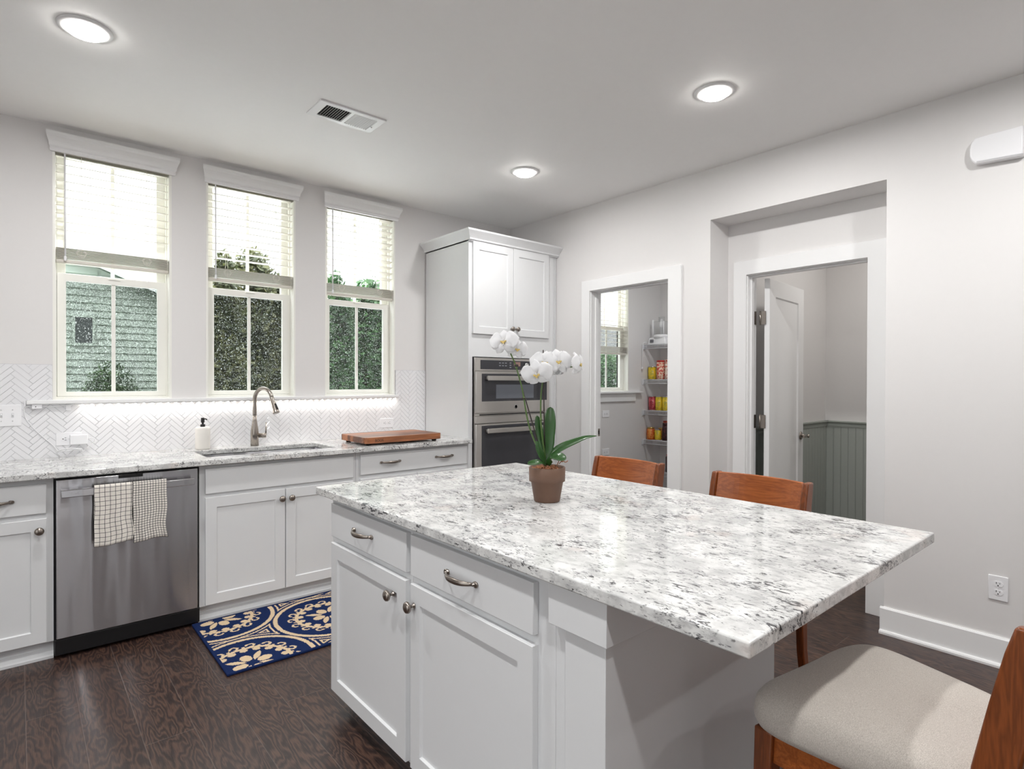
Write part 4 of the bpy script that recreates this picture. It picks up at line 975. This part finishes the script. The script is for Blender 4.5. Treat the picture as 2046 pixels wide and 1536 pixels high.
# ================================================================ RUG
def rug():
    x0, x1, y0, y1, z = -2.780, -1.640, -1.314, -.622, .011; cs = .0048
    nx, ny = int((x1-x0)/cs), int((y1-y0)/cs); b = MB()
    cen = [(-2.660+.495*i, -.650-.310*(i % 2)-.62*j) for i in range(4) for j in (-1, 0, 1)]
    def pat(x, y):
        if x < x0+.012 or x > x1-.012 or y < y0+.012 or y > y1-.012: return 0
        cx, cy = min(cen, key=lambda c: (c[0]-x)**2+(c[1]-y)**2); dx, dy = x-cx, y-cy; r = math.hypot(dx, dy); t = math.atan2(dy, dx)
        if .266 < r < .288: return 1
        if r >= .288:
            return 1 if .303 < r < .313 or (r > .328 and (r < .338)) else 0
        n = 16; s = (t/(2*PI)*n) % 1; sl = 2*PI*.18/n
        if .160 < r < .178: return 1
        hx, hy = (s-.45)*sl, r-.196          # outer hooked scroll
        rr = math.hypot(hx, hy)
        if r > .170 and .011 < rr < .0215 and not (hx > .004 and hy < -.002): return 1
        if .176 < r < .190 and s > .82: return 1
        n2 = 16; s2 = (t/(2*PI)*n2+.5) % 1; lx, ly = (s2-.5)*2*PI*.142/n2, r-.147
        if (lx/.018)**2+(ly/.016)**2 < 1: return 1
        if r < .125:
            for k in range(4):
                a = k*PI/2+.25; c, s_ = math.cos(a), math.sin(a); px, py = dx*c+dy*s_-.060, -dx*s_+dy*c
                if (px/.034)**2+(py/.0255)**2 < 1: return 1
                a += PI/4; c, s_ = math.cos(a), math.sin(a); px, py = dx*c+dy*s_-.076, -dx*s_+dy*c
                if abs(px) < .048 and abs(py) < .0150*(1-(px/.048)**2): return 1
        return 0
    vs = [(x0+(x1-x0)*i/nx, y0+(y1-y0)*j/ny, z+random.uniform(-.0004, .0004)) for j in range(ny+1) for i in range(nx+1)]
    fs = [(j*(nx+1)+i, j*(nx+1)+i+1, (j+1)*(nx+1)+i+1, (j+1)*(nx+1)+i) for j in range(ny) for i in range(nx)]
    b.add(vs, fs); b.mi = [pat((vs[f[0]][0]+vs[f[2]][0])/2, (vs[f[0]][1]+vs[f[2]][1])/2) for f in fs]
    r = thing('kitchen_rug', 'navy and beige medallion rug on the floor before the sink cabinet', 'rug', ((x0+x1)/2, (y0+y1)/2, 0))
    part('pile', b, [M['navy'], M['beige']], r)
    b = MB(); b.slab([x0-.004, x0+.006, x1-.006, x1+.004], [y0-.004, y0+.006, y1-.006, y1+.004], {(1, 1)}, .001, .0125); part('bound_edge', b, M['navy'], r, bevel=.003)
    b = MB(); b.box(x0+.004, x1-.004, y0+.004, y1-.004, .0005, .0095); part('backing', b, M['navy'], r)
rug()

# ================================================================ PANTRY
SHX0, SHX1 = 2.030, 2.350
def shelf(z, label):
    r = thing('wire_shelf', label, 'shelf', (2.2, -.9, z), group='white wire pantry shelves')
    b = MB(); y0, y1 = -1.90, -.006
    rod = lambda p, q, rr=.0034: b.tube([p, q], rr, 6)
    for x in (SHX0+.003, SHX0+.10, SHX0+.20, SHX1-.004): rod((x, y0, z-.004), (x, y1, z-.004))
    n = 60
    for k in range(n): y = y1-.012-k*.0165; b.tube([(SHX0, y, z-.001), (SHX1, y, z-.001)], .0014, 4)
    part('wire_deck', b, M['wire'], r)
    b = MB(); rod((SHX0, y0, z-.002), (SHX0, y1, z-.002), .0052); rod((SHX0, y0, z-.043), (SHX0, y1, z-.043), .0052)
    for k in range(n): y = y1-.012-k*.0165; b.tube([(SHX0-.001, y, z-.001), (SHX0-.001, y, z-.043)], .0022, 4)
    part('front_lip', b, M['wire'], r)
    b = MB(); b.box(SHX0-.010, SHX0+.035, -.012, -.0005, z-.054, z+.006); b.box(SHX0-.030, SHX0-.010, -.006, -.0005, z-.062, z+.012); part('end_bracket', b, M['wire'], r, bevel=.002)
    return r
ZS = [1.752, 1.350, .993, .655, .30]
shelf(ZS[0], 'top white wire pantry shelf carrying the food processor')
shelf(ZS[1], 'white wire pantry shelf carrying the tall red canister')
shelf(ZS[2], 'white wire pantry shelf carrying pink and yellow cans')
shelf(ZS[3], 'white wire pantry shelf carrying the orange jar and the orange carton')
shelf(ZS[4], 'lowest white wire pantry shelf, seen behind the stool back')
# food processor
fz = ZS[0]+.0005; fx, fy = 2.165, -.135
r = thing('food_processor', 'white food processor with a clear bowl on the top pantry shelf', 'food processor', (fx, fy, fz))
b = MB(); b.hexa([(fx-.09, fy-.135, fz), (fx+.10, fy-.135, fz), (fx+.10, fy+.115, fz), (fx-.09, fy+.115, fz)], [(fx-.075, fy-.115, fz+.085), (fx+.09, fy-.115, fz+.085), (fx+.09, fy+.10, fz+.085), (fx-.075, fy+.10, fz+.085)])
part('motor_base', b, M['plate'], r, bevel=.012, seg=3)
b = MB(); b.lathe([(.095, .08), (.090, .112), (.085, .118), (0, .118)], (fx, fy-.02, fz), n=32); part('base_top', b, M['plate'], r)
b = MB(); b.box(fx-.096, fx-.082, fy+.030, fy+.075, fz+.028, fz+.062); part('control_switch', b, mat('grey switch', (120, 120, 124), .4), r, bevel=.003)
b = MB(); b.lathe([(.088, .119), (.097, .26), (.097, .268), (.040, .272), (.036, .275), (.036, .325), (.033, .325), (.033, .27)], (fx, fy-.02, fz), n=32); part('clear_bowl', b, M['clear'], r)
b = MB(); b.lathe([(.016, .119), (.015, .20), (.028, .205), (.024, .25), (.010, .30), (0, .305)], (fx, fy-.02, fz), n=16); part('blade_hub', b, M['plate'], r)
b = MB(); b.tube([(fx-.06, fy+.055, fz+.11), (fx-.062, fy+.055, fz+.29)], .0105, 10); b.tube([(fx-.04, fy-.075, fz+.11), (fx-.04, fy-.075, fz+.27)], .008, 10); part('bowl_post', b, M['plate'], r)
b = MB(); b.tube(smooth([(fx-.085, fy+.110, fz+.02), (2.035, -.022, fz+.030), (1.994, -.020, fz+.012), (1.988, -.018, fz-.08), (1.990, -.015, fz-.16), (1.992, -.013, fz-.25)], 5), .0035, 6); b.lathe([(.003, 0), (.009, .012), (.011, .035), (0, .036)], (1.992, -.013, fz-.25), (0, 0, -1), 10); part('power_cord', b, M['plate'], r)
# groceries
def lab(name, c1, c2, z0, z1, vs=30, amt=.5):      # printed label: two inks in irregular patches between z0 and z1
    t = NT(name); v = t.coord(); n = t.ramp(t.noise(v, vs, 3, .6), .5-.08+(.5-amt)*.3, .5+.08+(.5-amt)*.3); t.l(t.mix(n, lin(c1), lin(c2)), t.b.inputs['Base Color']); t.set(Roughness=.35); return t.m
m_yel = lab('yellow label', (222, 190, 40), (170, 160, 60), 0, 1, 40, .3); m_red = lab('red nut label', (196, 52, 40), (232, 206, 180), 0, 1, 45, .5)
m_wht = lab('white nut label', (226, 214, 200), (190, 70, 52), 0, 1, 45, .4); m_pink = lab('pink label', (206, 92, 100), (150, 44, 52), 0, 1, 40, .5)
m_org = lab('orange jam', (204, 92, 30), (226, 150, 70), 0, 1, 35, .5); m_box = lab('orange carton', (214, 96, 40), (170, 48, 34), 0, 1, 20, .3)
m_dk = lab('dark bottle', (52, 26, 30), (92, 44, 40), 0, 1, 30, .3); m_lid = mat('red lid', (190, 40, 36), .35); m_tin = mat('tin rim', (196, 196, 198), .25, 1); m_gold = mat('gold lid', (200, 170, 100), .3, .8)
def can(name, label, x, y, z, r_, h, body, lid, lidh=.008, shoulder=0, cat='can', grp='groceries on the wire pantry shelves'):
    r = thing(name, label, cat, (x, y, z), group=grp)
    b = MB(); b.lathe([(r_*.96, 0), (r_, .003), (r_, h-lidh-shoulder), (r_*(.8 if shoulder else 1), h-lidh)], (x, y, z), n=24); part('body', b, body, r)
    b = MB(); q = r_*(.82 if shoulder else 1.01); b.lathe([(q, h-lidh), (q, h-.001), (q*.9, h), (0, h)], (x, y, z), n=24); part('lid', b, lid, r)
    if not shoulder: b = MB(); b.lathe([(r_*1.012, 0), (r_*1.012, .005)], (x, y, z+.0003), n=24); part('bottom_rim', b, m_tin, r)
    return r
X = 2.13; e = .0012
can('food_can', 'short yellow can left of the tall red canister', X, -.054, ZS[1]+e, .048, .152, m_yel, m_tin)
can('nut_canister', 'tall canister with a red lid and red nut picture', X, -.172, ZS[1]+e, .049, .222, m_red, m_lid, .02, cat='canister')
can('nut_canister', 'tall pale canister half hidden by the pantry door casing', X, -.284, ZS[1]+e, .049, .226, m_wht, m_wht, .02, cat='canister')
can('food_can', 'pinkish red can at the left end of its pantry shelf', X, -.058, ZS[2]+e, .044, .165, m_pink, m_tin)
can('food_can', 'yellow can between the pinkish can and another yellow can', X, -.152, ZS[2]+e, .044, .165, m_yel, m_tin)
can('food_can', 'yellow can cut by the pantry door casing, beside a matching yellow can', X, -.246, ZS[2]+e, .044, .165, m_yel, m_tin)
can('food_can', 'red can in the second row behind the yellow cans', X+.10, -.105, ZS[2]+e, .044, .165, m_red, m_tin)
can('jam_jar', 'orange jar with a pale lid at the left of its pantry shelf', X-.02, -.052, ZS[3]+e, .049, .140, m_org, m_gold, .016, .006, 'jar')
can('jam_jar', 'orange jar standing between the first jar and the yellow can', X+.07, -.130, ZS[3]+e, .040, .135, m_org, m_gold, .016, .006, 'jar')
can('food_can', 'small yellow can in front of the orange carton', X-.02, -.150, ZS[3]+e, .038, .122, m_yel, m_tin)
can('sauce_bottle', 'dark bottle right of the orange carton', X-.01, -.238, ZS[3]+e, .034, .20, m_dk, m_dk, .03, .04, 'bottle')
r = thing('food_carton', 'orange food carton standing behind the cans', 'carton', (X+.14, -.20, ZS[3]+e), group='groceries on the wire pantry shelves')
b = MB(); b.box(X+.115, X+.165, -.285, -.125, ZS[3]+e, ZS[3]+.215); part('carton_box', b, m_box, r, bevel=.001)
text_part('carton_lettering', 'GOYA', .040, lambda p: (X+.1148-p[2], -.205-p[0], ZS[3]+.172+p[1]), M['plate'], r)
can('food_jar', 'dark red jar low on the bottom shelf behind the stool back', X, -.30, ZS[4]+e, .05, .20, m_dk, m_lid, .02, .01, 'jar')
outlet_plate(lambda p: (1.36+p[0], -.0005-p[2], .975+p[1]), 'white wall plate on the grey wall under the pantry window', True, loc=(1.36, 0, .975))
outlet_plate(lambda p: (1.36+p[0], -.0005-p[2], .56+p[1]), 'white wall plate low on the grey pantry wall, below the upper plate', True, loc=(1.36, 0, .56))

# ================================================================ OUTDOORS
GZ = -.6
b = MB(); b.box(-60, 60, .17, 80, GZ-.1, GZ); g = struct('ground_lawn', b, M['lawn'])
b = MB(); b.box(-14, 12, .2, 8.5, GZ, GZ+.04); struct('ground_reflector', b, M['reflector'])  # unseen pale slab, added to bounce daylight up to the ceiling
r = thing('neighbour_house', 'pale green clapboard house with a sloping roof outside the first window', 'house', (-4.5, 16, GZ))
hx0, hx1, ax, az, sl = -12.0, .35, -6.0, 6.24, .412
zr = lambda x: az-sl*abs(x-ax)
b = MB(); b.prism([(hx0, GZ), (hx1, GZ), (hx1, zr(hx1)), (ax, az), (hx0, zr(hx0))], 'y', 16.06, 24); part('wall', b, M['siding'], r)
b = MB(); z = GZ+.3
while z < az-.1:
    h = az-(z+.2); xl, xr = max(hx0, ax-h/sl), min(hx1, ax+h/sl)
    if xr-xl > .2: b.hexa([(xl, 16.000, z), (xr, 16.000, z), (xr, 16.07, z), (xl, 16.07, z)], [(xl, 16.035, z+.2), (xr, 16.035, z+.2), (xr, 16.07, z+.2), (xl, 16.07, z+.2)])
    z += .2
part('clapboards', b, M['siding'], r)
b = MB()
for sgn, xe in ((1, hx1+.35), (-1, hx0-.35)):
    b.prism([(ax, az), (xe, zr(xe)), (xe, zr(xe)+.22), (ax, az+.22)], 'y', 15.72, 24.3)
part('roof', b, M['roofing'], r)
b = MB()
for xe in (hx1+.35, hx0-.35): b.prism([(ax, az-.02), (xe, zr(xe)-.02), (xe, zr(xe)+.2), (ax, az+.2)], 'y', 15.68, 15.72)
b.box(hx1-.14, hx1+.02, 15.96, 16.1, GZ, zr(hx1)-.05); part('fascia', b, M['ext_trim'], r)
b = MB(IN); b.slab([-2.36, -2.295, -1.905, -1.84], [2.29, 2.36, 3.08, 3.15], {(1, 1)}, 15.96, 16.0); wf = part('window_frame', b, M['siding'], r)
b = MB(); b.box(-2.30, -1.90, 15.985, 16.0, 2.355, 3.085); part('window_pane', b, M['dark_pane'], wf)
def leaves(b, c, rx, ry, rz, n, s, R, shell=.55):
    for k in range(n):
        d = Vector((R.gauss(0, 1), R.gauss(0, 1), R.gauss(0, 1))).normalized(); q = (shell+(1-shell)*R.random())
        p = Vector((c[0]+d.x*rx*q, c[1]+d.y*ry*q, c[2]+d.z*rz*q))
        a = Vector((R.gauss(0, 1), R.gauss(0, 1), R.gauss(0, 1))).normalized(); e = a.orthogonal().normalized(); z = s*R.uniform(.6, 1.3)
        b.add([p-a*z, p+e*z*.5+a*z*.1, p+a*z, p-e*z*.5+a*z*.1], [(0, 1, 2, 3)])
def tree(label, x, y, h, w, m, seed, n=6000, s=.095, cat='tree', name='garden_tree', trunk=True):
    R = random.Random(seed); r = thing(name, label, cat, (x, y, GZ), group='trees beyond the kitchen windows')
    b = MB()
    for k in range(9):
        f = k/8; cz = GZ+h*(.12+.78*f); ww = w*(.95-.55*f**1.6)
        leaves(b, (x+R.uniform(-.15, .15)*w, y+R.uniform(-.15, .15)*w, cz), ww, ww, h*.14, n//9, s, R, .35)
    part('crown', b, m, r)
    if trunk:
        b = MB(); b.tube([(x, y, GZ-.02), (x+.05, y, GZ+h*.4), (x, y, GZ+h*.85)], [w*.12, w*.09, .03], 10); part('trunk', b, M['trunk'], r)
    return r
tree('olive brown tree filling the left of the middle kitchen window', .78, 13.0, 5.30, .80, M['fol_dark'], 11)
tree('olive brown tree filling the right of the middle kitchen window', 2.45, 13.2, 4.95, .76, M['fol_dark'], 12)
tree('green tree at the left of the window nearest the oven cabinet', 4.12, 13.1, 5.2, .76, M['fol_green'], 14)
tree('green tree at the right of the window nearest the oven cabinet', 5.80, 13.2, 4.9, .78, M['fol_green'], 15)
tree('tall green tree standing behind the gap between the two olive trees', 3.7, 20, 6.9, 1.9, M['fol_dark'], 13, 6000, .15)
tree('tall green tree behind the gap between the two front green trees', 8.5, 20, 6.4, 2.1, M['fol_green'], 16, 6000, .15)
tree('distant green tree right of the neighbour house roof', -.1, 27, 5.6, 2.2, M['fol_green'], 17, 4000, .16)
R = random.Random(5); r = thing('garden_bush', 'dark green bush in front of the pale green house', 'bush', (-1.55, 15.2, GZ))
b = MB(); leaves(b, (-1.55, 15.2, .62), .72, .5, 1.22, 4000, .06, R, .2); part('foliage', b, M['fol_bush'], r)
b = MB(); b.tube([(-1.55, 15.2, GZ-.02), (-1.55, 15.2, .5)], .05, 8); part('stem', b, M['trunk'], r)
tree('green tree outside the pantry window', 8.2, 6.0, 2.75, 1.25, M['fol_green'], 21, 6000, .07)
